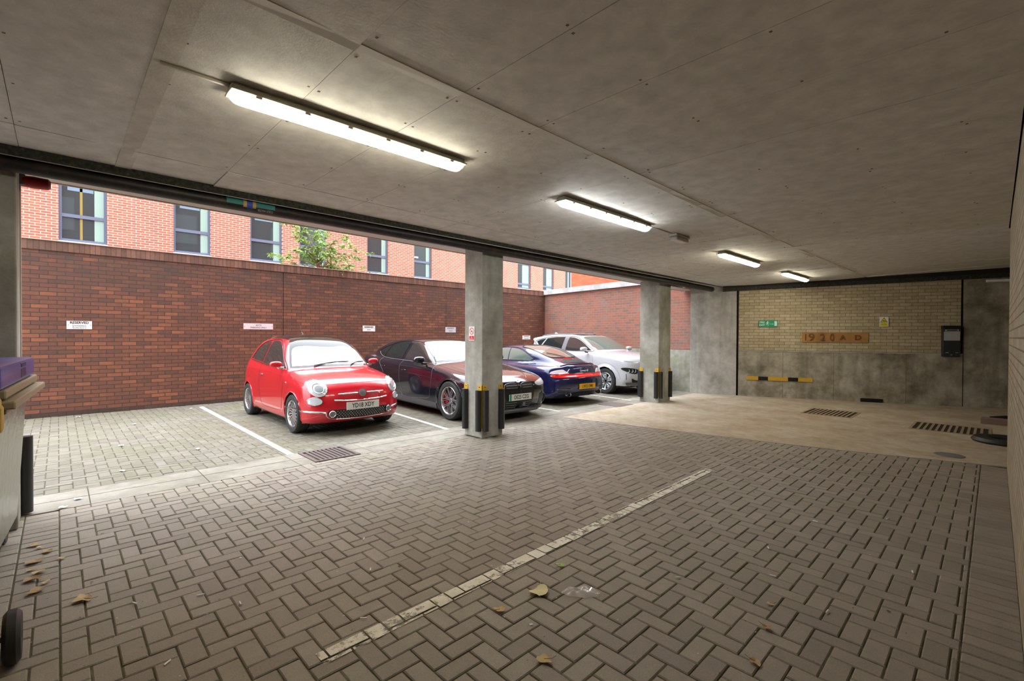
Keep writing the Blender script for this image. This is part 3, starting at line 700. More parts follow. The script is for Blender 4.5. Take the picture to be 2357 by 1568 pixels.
# ------------------------------------------------------------------ office building beyond
be = empty('office_building', (-19, 0, 0), 'bright red brick office block with tall windows behind the yard wall', 'building')
wins = [(.02, 1.09), (2.76, 3.82), (5.05, 6.17), (6.80, 7.86), (9.64, 10.66), (12.0, 13.0), (18.85, 19.95), (21.0, 22.0), (23.1, 24.0)]
mb = MB(); prev = -9.
allw = [(-5.6, -4.5), (-2.8, -1.7)] + wins
for (a, b) in allw + [(26., 26.)]: mb.box(-.35, 0, prev, a, 4.15, 6.75); prev = b
mb.box(-.35, 0, -9, 26, 0, 4.15); mb.box(-.35, 0, -9, 26, 6.75, 13.5)
mb.build('wall', 'red_far', be)
mb = MB()
for y in (1.75, 2.25, 9.1, 17.6): mb.box(.0, .004, y - .006, y + .006, 3.2, 6.75)
mb.build('movement_joint', 'grey', be)
for i, (a, b) in enumerate(allw):
    far = a > 18
    mb = MB(); f = .07; xo = -.10
    z0, zt, zm = 4.24, 6.72, 5.0
    if far: zm = 4.5
    for q in ((a, a + f, z0, zt), (b - f, b, z0, zt), (a + f, b - f, z0, z0 + f), (a + f, b - f, zt - f, zt), (a + f, b - f, zm - .05, zm + .05)): mb.box(xo - .06, xo, *q)
    if far: mb.box(xo - .06, xo, a + f, b - f, 5.62, 5.74)
    wn = mb.build('window', 'frame', be)
    mb = MB(); mb.box(xo - .045, xo - .035, a + f, b - f, z0 + f, zt - f); mb.build('pane', 'pane', wn)
    mb = MB(); mb.box(-.15, .04, a - .01, b + .01, 4.15, 4.22); mb.build('window_sill', 'sill', wn)
    # pale blind strip on the right of each window
    wd = (b - a) * (.20 if not far else .5); mb = MB(); mb.box(xo - .034, xo - .028, b - f - wd, b - f, z0 + f, zt - f); mb.build('curtain', 'blind', wn)
    if i == 2: mb = MB(); mb.box(xo - .034, xo - .029, a + .46, a + .52, z0 + f, zt - f); mb.build('reflection_strip', mat('ochre reflection', (.22, .15, .03), .6), wn)  # ochre strip painted in for a reflection in the pane
    if i in (2, 3, 4):
        mb = MB(); mb.box(xo - .034, xo - .029, a + f + .12, b - f - wd - .02, 5.75, zt - f); mb.build('roller_blind', 'blueblind', wn)
    if i == 7: mb = MB(); mb.box(xo - .034, xo - .029, a + f, a + .3, 5.20 - .03, 5.20 + .03); mb.build('ceiling_lamp_glow', 'roomlight', wn)
oe = empty('neighbouring_building', (-12.35, 15.4, 0), 'orange brick building seen above the pale coping at the right', 'building')
mb = MB(); mb.box(0, 9.5, 0, .3, 0, 9.0); mb.build('wall', 'orange_far', oe)
mb = MB(); mb.tube([(-.05, -.05, 3.0), (-.05, -.05, 7.)], .035, 10); mb.build('drainpipe', 'frame', oe)
# ground beyond the yard wall
mb = MB(); mb.box(-40, -12.12, -20, 45, -.3, -.02); mb.box(-12.12, 10, 15.2, 45, -.3, -.02); struct(mb.build('ground', 'slab'))

# ------------------------------------------------------------------ shrub on the wall
def shrub():
    e = empty('wall_shrub', (-11.95, 4.75, 3.18), 'leafy green shrub growing on top of the red brick wall', 'shrub')
    R = random.Random(11); st = MB(); lf = MB()
    def leaf(p, d, L_, s):
        d = d.normalized(); side = d.cross(Vector((R.uniform(-1, 1), R.uniform(-1, 1), R.uniform(.2, 1)))).normalized() * L_ * .17; nrm = side.cross(d).normalized() * L_ * .06
        pts = [p, p + d * L_ * .35 + side + nrm, p + d * L_ * .7 + side * .7 + nrm * .5, p + d * L_ - nrm * 2, p + d * L_ * .7 - side * .7 + nrm * .5, p + d * L_ * .35 - side + nrm, p + d * L_ * .5 - nrm * .2]
        lf.add(pts, [(0, 1, 6), (1, 2, 6), (2, 3, 6), (3, 4, 6), (4, 5, 6), (5, 0, 6)], 0, R.uniform(.02, 1))
    tips = [(-1.15, .2), (-.9, .95), (-.45, 1.05), (-.2, .75), (.05, 1.15), (.3, 1.0), (.55, .85), (.9, .75), (1.15, .5), (1.3, .18), (.75, .3), (-.6, .35), (.35, .55), (.15, .35), (-.3, .3), (-.75, .6), (1.45, .0), (-1.0, -.02), (.6, .05)]
    for (ty, tz) in tips:
        tx = R.uniform(-.25, .55); p0 = Vector((0, R.uniform(-.05, .08), -.02)); p2 = Vector((tx, ty, tz)); p1 = Vector((tx * .3, ty * .25, tz * .65 + .12)); pts = []
        for k in range(9): t = k / 8; pts.append(p0 * (1 - t) ** 2 + p1 * 2 * t * (1 - t) + p2 * t * t + Vector((R.uniform(-.01, .01), R.uniform(-.015, .015), 0)))
        st.tube(pts, [.012 * (1 - .8 * k / 8) for k in range(9)], 5)
        for k in range(2, 9):
            for q in range(5 if k < 8 else 8):
                tn = (pts[k] - pts[k - 1]).normalized(); d = (tn * R.uniform(-.1, .6) + Vector((R.uniform(-1, 1), R.uniform(-1, 1), R.uniform(-.6, .5)))).normalized()
                if k > 3 and q == 0:   # twig with leaves
                    tl = R.uniform(.1, .28); q1 = pts[k] + d * tl; st.tube([pts[k], q1], [.004, .002], 4)
                    for u in range(8):
                        pp = pts[k].lerp(q1, (u + 1) / 8); dd = (d * .5 + Vector((R.uniform(-1, 1), R.uniform(-1, 1), R.uniform(-.8, .3)))).normalized(); leaf(pp, dd, R.uniform(.07, .14), 1)
                else: leaf(pts[k], d, R.uniform(.07, .15), 1)
    st.build('stem', 'stem', e); lf.build('foliage', 'leaf', e)
shrub()

# ------------------------------------------------------------------ bins at the left
be_ = empty('steel_waste_container', (-4.42, -.62, 0), 'large galvanised steel waste container at the left edge with ribbed rim', 'bin', -.065)
mb = MB()
def taper(hx0, hx1, hy0, hy1, z0, z1, mi=0):
    vs = [(-hx0, -hy0, z0), (hx0, -hy0, z0), (hx0, hy0, z0), (-hx0, hy0, z0), (-hx1, -hy1, z1), (hx1, -hy1, z1), (hx1, hy1, z1), (-hx1, hy1, z1)]
    mb.add(vs, [(0, 3, 2, 1), (4, 5, 6, 7), (0, 1, 5, 4), (1, 2, 6, 5), (2, 3, 7, 6), (3, 0, 4, 7)], mi)
taper(.60, .63, .36, .41, .16, 1.10)
mb.build('body', 'galv', be_)
mb = MB(); mb.box(-.72, .68, -.45, .50, 1.085, 1.13, bev=.01); mb.box(-.70, .65, -.42, .46, 1.14, 1.19, bev=.01); mb.box(-.69, .63, -.42, .43, 1.12, 1.15)
mb.build('rim', 'galvrim', be_)
mb = MB(); mb.box(-.6, .6, .40, .455, 1.05, 1.08, bev=.01); mb.build('lift_bar', 'galvrim', be_)
for sx in (-1, 1):
    for sy in (-1, 1):
        mb = MB(); mb.lathe([(.02, -.02), (.08, -.02), (.09, -.01), (.09, .01), (.08, .02), (.02, .02)], 24, 'y', c=(sx * .5, sy * .3, .09)); mb.box(sx * .5 - .03, sx * .5 + .03, sy * .3 - .03, sy * .3 + .03, .10, .18)
        mb.build('castor', 'dark', be_, True)
lid = empty('plastic_box', (-4.30, -.56, 1.192), 'purplish blue plastic box resting on the steel waste container', 'box', -.065)
mb = MB(); mb.box(-.72, .60, -.36, .385, .0, .135, bev=.025); mb.build('shell', 'bluep', lid, True)
mb = MB(); mb.box(-.26, -.06, .37, .3885, .022, .085, bev=.008); mb.box(-.26, -.06, .37, .3885, .092, .118, bev=.004); mb.build('grip_recess', mat('deep blue', (.012, .012, .10), .4), lid)
yb = empty('yellow_bin', (-3.0, -.62, 0), 'yellow bin just entering the left edge of the picture with a black wheel', 'bin')
mb = MB(); mb.box(-.26, .26, -.3, .36, .22, 1.14, bev=.03); mb.build('body', 'yellowdull', yb)
mb = MB(); mb.box(-.31, .31, -.34, .425, 1.14, 1.20, bev=.02); mb.box(-.35, -.28, .3, .43, 1.02, 1.16, bev=.02); mb.build('lid', 'yellowdull', yb)
mb = MB(); mb.lathe([(.015, -.03), (.10, -.03), (.118, -.015), (.118, .015), (.10, .03), (.015, .03)], 32, 'y', c=(-.1, .465, .119)); mb.build('wheel', 'dark', yb, True)
mb = MB(); mb.tube([(-.1, -.25, .119), (-.1, .49, .119)], .012, 10); mb.box(-.2, 0, .2, .34, .1, .24); mb.build('axle', 'iron', yb)

# objects at the right end of the floor
mb = MB(); mb.lathe([(.16, .0), (.34, .0), (.36, .03), (.33, .07), (.20, .075), (.16, .05)], 40, 'z', c=(.12, 9.68, .002), closed=True); tag(mb.build('rubber_ring', 'dark', None, True), 'black rubber ring lying flat on the floor behind the right wall corner', 'rubber ring')
mb = MB(); mb.box(-.16, 1.0, 11.55, 11.72, .002, .11, bev=.01); tag(mb.build('timber_block', mat('old timber', (.20, .14, .11), .8)), 'brown timber block on the floor near the right corner', 'timber')
mb = MB(); mb.tube([(-.05, 12.15, .045), (.15, 12.2, .06), (.4, 12.2, .05), (.6, 12.25, .2)], [.03, .05, .05, .05], 10); tag(mb.build('black_sack', 'black', None, True), 'crumpled black sack on the floor behind the timber block', 'sack')
# strip light tray end & small fixings on end wall
T = etrans(4.95, 2.71, .05); mb = MB(); mb.box(-.20, .22, -.025, .025, 0, .05, T=T); tag(mb.build('cable_tray', 'white'), 'short white cable tray under the dark fascia at the right corner', 'cable tray')

# ------------------------------------------------------------------ litter
def curled(name, loc, size, label, cat, m, seed, stem=True, group=None):
    R = random.Random(seed); mb = MB(); n = 18; vs = [(0, 0, .012 * size / .05)]
    for rI in (.5, 1.):
        for k in range(n):
            a = 2 * PI * k / n; r = size * rI * (1 + .18 * math.cos(3 * a + seed) + R.uniform(-.1, .1)) ; vs.append((r * math.cos(a), r * .75 * math.sin(a), .004 + size * .25 * rI * rI * abs(math.sin(a * 1.5 + seed)) + .001))
    fs = [(0, 1 + k, 1 + (k + 1) % n) for k in range(n)] + [(1 + k, 1 + n + k, 1 + n + (k + 1) % n, 1 + (k + 1) % n) for k in range(n)]
    mb.add(vs, fs, 0, R.uniform(.2, .9))
    if stem: mb.tube([(0, 0, .01), (-size * .9, -size * .6, .01), (-size * 1.3, -size * 1.0, .018)], .0012, 5)
    o = mb.build(name, m, None, True, 80); o.location = (loc[0], loc[1], .004); o.rotation_euler = (0, 0, R.uniform(0, 6)); tag(o, label, cat, group); return o
G = 'dry leaves on the pavers'
curled('dry_leaf', (-3.553, .093), .05, 'curled brown leaf on the pavers at the lower left', 'leaf', 'dry', 1, group=G)
curled('dry_leaf', (-1.83, 2.01), .062, 'round pale yellow leaf on the pavers at the bottom centre', 'leaf', leafm('pale leaf', (.55, .48, .24), (.62, .55, .30)), 2, group=G)
curled('dry_leaf', (-1.86, 1.72), .03, 'small brown leaf left of the pale yellow leaf', 'leaf', 'dry', 3, group=G)
curled('dry_leaf', (-1.43, 1.60), .035, 'narrow brown leaf nearest the bottom edge, below the pale yellow leaf', 'leaf', 'dry', 4, group=G)
curled('dry_leaf', (-.80, 2.61), .025, 'small dark and yellow leaf at the lower right', 'leaf', 'dry', 5, group=G)
curled('dry_leaf', (-.75, 2.29), .028, 'small orange brown leaf at the bottom right edge', 'leaf', 'dry', 6, group=G)
curled('dry_leaf', (-.86, 2.85), .02, 'small tan leaf above the dark leaf at the lower right', 'leaf', 'dry', 16, group=G)
curled('green_leaf', (-1.95, 2.34), .026, 'small green leaf beyond the pale yellow leaf', 'leaf', 'leaf', 9)
for k, (x, y) in enumerate([(-4.62, -.10), (-4.5, -.06), (-4.35, -.12), (-4.3, .01), (-4.15, -.09), (-4.05, -.12), (-3.95, -.06), (-4.7, -.13), (-3.85, -.10), (-4.22, -.13)]):
    curled('dry_leaf', (x, y), .022 + .010 * (k % 3), 'dry leaf in the scatter beside the steel waste container', 'leaf', 'dry', 20 + k, False, 'leaves scattered beside the waste container')
mb = MB(); R = random.Random(3); n = 22; vs = [(0, 0, .02)]
for rI in (.35, .7, 1.):
    for k in range(n): a = 2 * PI * k / n; vs.append((.11 * rI * math.cos(a) * (1 + R.uniform(-.1, .1)), .055 * rI * math.sin(a) * (1 + R.uniform(-.15, .15)), (.004 if rI == 1 else .01 + R.uniform(0, .018))))
fs = [(0, 1 + k, 1 + (k + 1) % n) for k in range(n)]
for j in range(2): fs += [(1 + j * n + k, 1 + (j + 1) * n + k, 1 + (j + 1) * n + (k + 1) % n, 1 + j * n + (k + 1) % n) for k in range(n)]
mb.add(vs, fs); o = mb.build('plastic_bag', 'bag', None, True, 60); o.location = (-1.66, 2.18, .004); o.rotation_euler = (0, 0, .75); tag(o, 'crumpled clear plastic bag on the pavers beside the pale yellow leaf', 'plastic bag')
butts = [(-2.9, .72), (-3.15, .58), (-2.75, 1.42), (-2.3, 1.15), (-1.1, 3.6), (-.95, 3.2), (-.62, 3.0), (-.42, 2.35), (-1.35, 2.75), (-2.6, .35), (-3.3, .3), (-.35, 3.9), (-1.0, 4.4), (-.6, 4.9), (-3.2, 1.6)]
for k, (x, y) in enumerate(butts):
    mb = MB(); mb.tube([(-.018, 0, .006), (.018, 0, .006)], .004, 8); o = mb.build('cigarette_end', 'white'); o.location = (x, y, .003); o.rotation_euler = (0, 0, k * 1.3)
    tag(o, 'small white cigarette end dropped on the brown pavers', 'cigarette end', 'cigarette ends on the pavers')
for k, (x, y) in enumerate([(-11.2, 1.9), (-9.9, .9), (-8.1, .6), (-7.2, 1.3), (-6.6, .5), (-5.75, .12), (-5.55, .02), (-11.4, .25)]):
    curled('paper_scrap', (x, y), .032, 'small white paper scrap lying on the empty bay pavers', 'litter', 'white', 40 + k, False, 'white paper scraps on the bay')
mb = MB(); R = random.Random(8)
for k in range(420):
    x, y = -5.4 + 5.3 * R.random(), -.1 + 6.4 * R.random() ** 1.5
    s_ = R.uniform(.002, .006) * (1 + (R.random() < .1) * 1.2); a = R.uniform(0, 6); z = .0052
    mb.add([(x + s_ * math.cos(a + t) * (1 if i % 2 else .5), y + s_ * math.sin(a + t), z + .001 * (i % 2)) for i, t in enumerate((0, 1.7, 3.1, 4.6))], [(0, 1, 2, 3)], 0 if R.random() < .35 else 1)
o = mb.build('floor_grit', [mat('pale grit', (.55, .52, .46), .8), mat('dark moss fleck', (.07, .075, .03), .9)]); tag(o, 'tiny pale grit and moss flecks scattered over the brown pavers', 'grit'); o['kind'] = 'stuff'
# ---CARS-BEGIN
# ------------------------------------------------------------------ cars: smooth bodies from side, plan and front curves
def crom(P, n=10, closed=False):
    """Catmull-Rom through points; a point given as (a,b,'c') is a corner"""
    pts = [np.array(p[:2], float) for p in P]; cor = [len(p) > 2 for p in P]; N = len(pts); out = []
    for i in range(N if closed else N - 1):
        a, b = pts[i], pts[(i + 1) % N]
        pa = pts[i - 1] if (closed or i > 0) and not cor[i] else 2 * a - b
        pb = pts[(i + 2) % N] if (closed or i + 2 < N) and not cor[(i + 1) % N] else 2 * b - a
        for k in range(n):
            t = k / n
            out.append(.5 * ((2 * a) + (b - pa) * t + (2 * pa - 5 * a + 4 * b - pb) * t * t + (3 * a - pa - 3 * b + pb) * t ** 3))
    if not closed: out.append(pts[-1])
    return np.array(out)
class Sdf2:
    def __init__(s, poly, h=.015, pad=.25):
        lo = poly.min(0) - pad; hi = poly.max(0) + pad; s.lo = lo; s.h = h
        nx, ny = int((hi[0] - lo[0]) / h) + 2, int((hi[1] - lo[1]) / h) + 2
        X, Y = np.meshgrid(lo[0] + np.arange(nx) * h, lo[1] + np.arange(ny) * h, indexing='ij')
        px, py = X.ravel(), Y.ravel(); d = np.full(px.shape, 1e9); ins = np.zeros(px.shape, bool)
        a = poly; b = np.roll(poly, -1, 0)
        for (ax, ay), (bx, by) in zip(a, b):
            ex, ey = bx - ax, by - ay; L = ex * ex + ey * ey
            if L < 1e-12: continue
            t = np.clip(((px - ax) * ex + (py - ay) * ey) / L, 0, 1); d = np.minimum(d, (px - ax - t * ex) ** 2 + (py - ay - t * ey) ** 2)
            c = (ay > py) != (by > py)
            if by != ay: ins ^= c & (px < (bx - ax) * (py - ay) / (by - ay) + ax)
        s.g = np.where(ins, -np.sqrt(d), np.sqrt(d)).reshape(nx, ny)
    def __call__(s, x, y):
        u = np.clip((x - s.lo[0]) / s.h, 0, s.g.shape[0] - 1.001); v = np.clip((y - s.lo[1]) / s.h, 0, s.g.shape[1] - 1.001)
        i, j = u.astype(int), v.astype(int); fu, fv = u - i, v - j; g = s.g
        return (g[i, j] * (1 - fu) + g[i + 1, j] * fu) * (1 - fv) + (g[i, j + 1] * (1 - fu) + g[i + 1, j + 1] * fu) * fv
def smax(a, b, k): h = np.maximum(k - np.abs(a - b), 0) / k; return np.maximum(a, b) + h * h * k * .25
def smin(a, b, k): return -smax(-a, -b, k)
def half(pts, n=8):      # closed polygon from a half profile in (u, v), mirrored in u is not needed: u = |y|
    c = crom(pts, n); return np.vstack([c, [[-.3, c[-1][1]], [-.3, c[0][1]]]])
def halfp(pts, n=8):
    c = crom(pts, n); return np.vstack([c, [[c[-1][0], -.3]], [[c[0][0], -.3]]])
def surfnet(f, lo, hi, h):
    nx, ny, nz = [int((b - a) / h) + 2 for a, b in zip(lo, hi)]
    X, Y, Z = np.meshgrid(lo[0] + np.arange(nx) * h, lo[1] + np.arange(ny) * h, lo[2] + np.arange(nz) * h, indexing='ij')
    F = f(X.ravel(), Y.ravel(), Z.ravel()).reshape(nx, ny, nz)
    S = F < 0; acc = np.zeros((nx - 1, ny - 1, nz - 1, 3)); cnt = np.zeros((nx - 1, ny - 1, nz - 1))
    G = np.stack([X, Y, Z], -1)
    for ax in range(3):
        o1, o2 = [q for q in range(3) if q != ax]
        for d1 in (0, 1):
            for d2 in (0, 1):
                sl = [None] * 3; sl[o1] = slice(d1, F.shape[o1] - 1 + d1); sl[o2] = slice(d2, F.shape[o2] - 1 + d2)
                a = list(sl); b = list(sl); a[ax] = slice(0, -1); b[ax] = slice(1, None); a = tuple(a); b = tuple(b)
                cr = S[a] != S[b]; den = F[a] - F[b]; den = np.where(np.abs(den) < 1e-12, 1, den); t = F[a] / den
                P = G[a] + (G[b] - G[a]) * t[..., None]
                acc += np.where(cr[..., None], P, 0); cnt += cr
    act = cnt > 0; idx = -np.ones(act.shape, int); idx[act] = np.arange(act.sum()); V = acc[act] / cnt[act][:, None]
    Q = []
    for ax in range(3):
        o1, o2 = [(1, 2), (2, 0), (0, 1)][ax]
        a = [slice(None)] * 3; b = [slice(None)] * 3; a[ax] = slice(0, -1); b[ax] = slice(1, None)
        for q in (o1, o2): a[q] = slice(1, -1); b[q] = slice(1, -1)
        sa, sb = S[tuple(a)], S[tuple(b)]; cr = np.argwhere(sa != sb)
        if len(cr) == 0: continue
        flip = sa[sa != sb]
        base = cr.copy(); base[:, o1] += 1; base[:, o2] += 1
        def cell(d1, d2): c = base.copy(); c[:, o1] -= d1; c[:, o2] -= d2; return idx[c[:, 0], c[:, 1], c[:, 2]]
        q = np.stack([cell(1, 1), cell(0, 1), cell(0, 0), cell(1, 0)], 1); q[~flip] = q[~flip][:, ::-1]; Q.append(q)
    return V, np.vstack(Q)
class Car:
    def __init__(s, name, loc, rz, label, spec):
        s.e = empty(name, loc, label, 'car', rz, 'cars parked in the bays'); s.sp = spec; s.build_body()
    def build_body(s):
        sp = s.sp
        top = crom(sp['top'], 8); S = Sdf2(np.vstack([top, crom(sp['bot'], 4)]))
        Pl = Sdf2(halfp(sp['plan'])); Fl = Sdf2(half(sp['sec']))
        cab = 'cplan' in sp
        if cab: Pc = Sdf2(halfp(sp['cplan'])); Fc = Sdf2(half(sp['csec'])); Sl = Sdf2(np.vstack([crom(sp['ltop'], 8), crom(sp['bot'], 4)]))
        cf, cr_, cz = sp.get('cf', .1), sp.get('cr', .08), sp.get('cz', .05); ax = sp['axles']; Ra = sp['Ra']; za = sp['za']; yin = sp['yin']
        x0 = sp.get('xmid', 0.)
        def f(x, y, z):
            ay = np.abs(y); y2 = y * y
            bend = np.where(x > x0, np.clip((x - x0) / .8, 0, 1) * cf, -np.clip((x0 - x) / .8, 0, 1) * cr_); xs_ = x + bend * y2 * (1 + .8 * y2)
            zs = z + cz * y2
            if cab:
                d = smax(Sl(xs_, zs), smax(Fl(ay, z), Pl(x, ay), sp.get('kp', .06)), sp.get('kt', .07))
                c = smax(S(xs_, zs), smax(Fc(ay, z), Pc(x, ay), .05), sp.get('kc', .05))
                d = smin(d, c, sp.get('kb', .05))
            else: d = smax(S(xs_, zs), smax(Fl(ay, z), Pl(x, ay), sp.get('kp', .06)), sp.get('kt', .07))
            for q in sp.get('carve', []): d = q(x, y, z, d)
            for a in ax:
                rc = np.sqrt((x - a) ** 2 + (z - za) ** 2)
                rc = rc - Ra
                fl = sp.get('flare', .012); d = d - fl * np.exp(-(rc / .05) ** 2) * (ay > .55) * (z < za + Ra + .15)
                d = np.maximum(d, -np.maximum(rc, yin - ay))
            return d
        s.f = f
        L0, L1, W, Hh = sp['dims']; h = sp.get('h', .026)
        V, Q = surfnet(f, (L0 - .08, -W - .08, .05), (L1 + .08, W + .08, Hh + .08), h)
        e = 1e-3
        for it in range(3):
            x, y, z = V.T; d = f(x, y, z); g = np.stack([f(x + e, y, z) - f(x - e, y, z), f(x, y + e, z) - f(x, y - e, z), f(x, y, z + e) - f(x, y, z - e)], 1) / (2 * e)
            L = (g * g).sum(1); st = np.clip(d / np.maximum(L, .05), -.015, .015); V = V - g * st[:, None] * .8
        # a light smoothing pass for clean reflections
        n = len(V); A = np.zeros_like(V); c = np.zeros(n)
        for k in range(4):
            a, b = Q[:, k], Q[:, (k + 1) % 4]; np.add.at(A, a, V[b]); np.add.at(c, a, 1); np.add.at(A, b, V[a]); np.add.at(c, b, 1)
        V = V * .5 + .5 * A / np.maximum(c, 1)[:, None]
        cen = V[Q].mean(1); mi = np.zeros(len(Q), int)
        for a in ax:
            r = np.hypot(cen[:, 0] - a, cen[:, 2] - za); mi[(r < Ra + .008) & (np.abs(cen[:, 1]) > yin - .03)] = 1
        mi[cen[:, 2] < sp.get('zunder', .2)] = 1
        s.V = V; s.Q = Q
        me = bpy.data.meshes.new('body'); me.from_pydata(V.tolist(), [], Q.tolist()); me.materials.append(M[sp['paint']]); me.materials.append(M['black'])
        me.polygons.foreach_set('material_index', mi.tolist()); me.polygons.foreach_set('use_smooth', [True] * len(Q)); me.set_sharp_from_angle(angle=math.radians(50))
        o = bpy.data.objects.new('body', me); C.objects.link(o); o.parent = s.e; s.body = o
        s.bvh = BVHTree.FromPolygons([Vector(v) for v in V], Q.tolist())
    def hit(s, view, a, b):
        o, d = {'R': ((a, -3, b), (0, 1, 0)), 'L': ((a, 3, b), (0, -1, 0)), 'F': ((4, a, b), (-1, 0, 0)), 'B': ((-4, a, b), (1, 0, 0)), 'T': ((a, b, 3), (0, 0, -1))}[view]
        p, n, i, _ = s.bvh.ray_cast(Vector(o), Vector(d))
        if p is None:
            near = {'R': (a, -.8, b), 'L': (a, .8, b), 'F': (s.sp['dims'][1], a, b), 'B': (s.sp['dims'][0], a, b), 'T': (a, b, 1.3)}[view]
            p, n, i, _ = s.bvh.find_nearest(Vector(near))
        # refine on the analytic surface
        n = s.nrm(p); return p, n
    def nrm(s, p):
        e = 6e-3; x, y, z = p; P = np.array([[x + e, y, z], [x - e, y, z], [x, y + e, z], [x, y - e, z], [x, y, z + e], [x, y, z - e]]).T
        v = s.f(*P); n = Vector((v[0] - v[1], v[2] - v[3], v[4] - v[5]))
        return n.normalized() if n.length > 1e-9 else Vector((0, 0, 1))
    def outline(s, pts, n=6): return crom(pts, n, True)
    def patch(s, name, view, pts, m, off=.004, rings=None, parent=None, n=6, mats=None, dish=0.):
        ol = s.outline(pts, n); c = ol.mean(0); R_ = rings or max(3, int(np.abs(ol - c).max() / .035)); N = len(ol); mb = MB(); vs = []
        for r in range(R_ + 1):
            sc_ = 1 - r / (R_ + .0) * .97
            for q in ol:
                uv = c + (q - c) * sc_; p, nn = s.hit(view, *uv); t = min(1., r / 1.) ; vs.append(p + nn * (off - dish * (1 - sc_ ** 2)))
        p, nn = s.hit(view, *c); vs.append(p + nn * (off - dish))
        # rim going back into the body
        for q in ol: p, nn = s.hit(view, *q); vs.append(p - nn * .004)
        fs = []
        for r in range(R_):
            for k in range(N): fs.append((r * N + k, r * N + (k + 1) % N, (r + 1) * N + (k + 1) % N, (r + 1) * N + k))
        cc = (R_ + 1) * N
        for k in range(N): fs.append((R_ * N + k, R_ * N + (k + 1) % N, cc)); fs.append((k, (k + 1) % N, cc + 1 + (k + 1) % N, cc + 1 + k))
        mb.add(vs, fs); return mb.build(name, m, parent or s.e, True, 50)
    def seam(s, name, view, pts, r=.003, m='seam', closed=False, off=.0, n=6, parent=None, k=6):
        ol = crom(pts, n, closed); P = []
        for q in ol: p, nn = s.hit(view, *q); P.append(p + nn * off)
        mb = MB(); mb.tube(P, r, k, closed=closed); return mb.build(name, m, parent or s.e, True, 60)
    def at(s, view, a, b, up=(0, 0, 1), off=0.):
        p, n = s.hit(view, a, b); x = Vector(up).cross(n).normalized(); y = n.cross(x); p = p + n * off
        return Matrix(((x.x, y.x, n.x, p.x), (x.y, y.y, n.y, p.y), (x.z, y.z, n.z, p.z), (0, 0, 0, 1)))
    def wheels(s, R_, rim, width, track, style, caliper=None):
        for a in s.sp['axles']:
            for sd in (-1, 1):
                wheel(s.e, a, sd * track, R_, rim, width, style, sd, caliper)
    def plate(s, view, z, txt, m, y0=0., fs=.088, w_=.52, h_=.111, off=.012, green=False, flat=True):
        p, n = s.hit(view, y0, z); d = 1 if view == 'F' else -1; L0 = max(s.hit(view, y0 + q, z + r)[0].x * d for q in (-w_ / 2, 0, w_ / 2) for r in (-.05, .05)); x = d * (L0 + off)
        T = Matrix(((0, 0, d, x), (d, 0, 0, y0), (0, 1, 0, z), (0, 0, 0, 1)))
        mb = MB(); mb.box(-w_ / 2, w_ / 2, -h_ / 2, h_ / 2, -.012, .0, T=T, bev=.0)
        pl = mb.build('number_plate', m, s.e); mb = MB(); add_text(mb, txt, fs * 1.08, T, .02 if green else 0, -.002, .001, sx=.80, bold=.0012); mb.build('registration_lettering', 'black', pl)
        if green: mb = MB(); mb.box(-w_ / 2, -w_ / 2 + .045, -h_ / 2, h_ / 2, 0, .001, T=T); mb.build('green_flash', 'green', pl)
        return pl
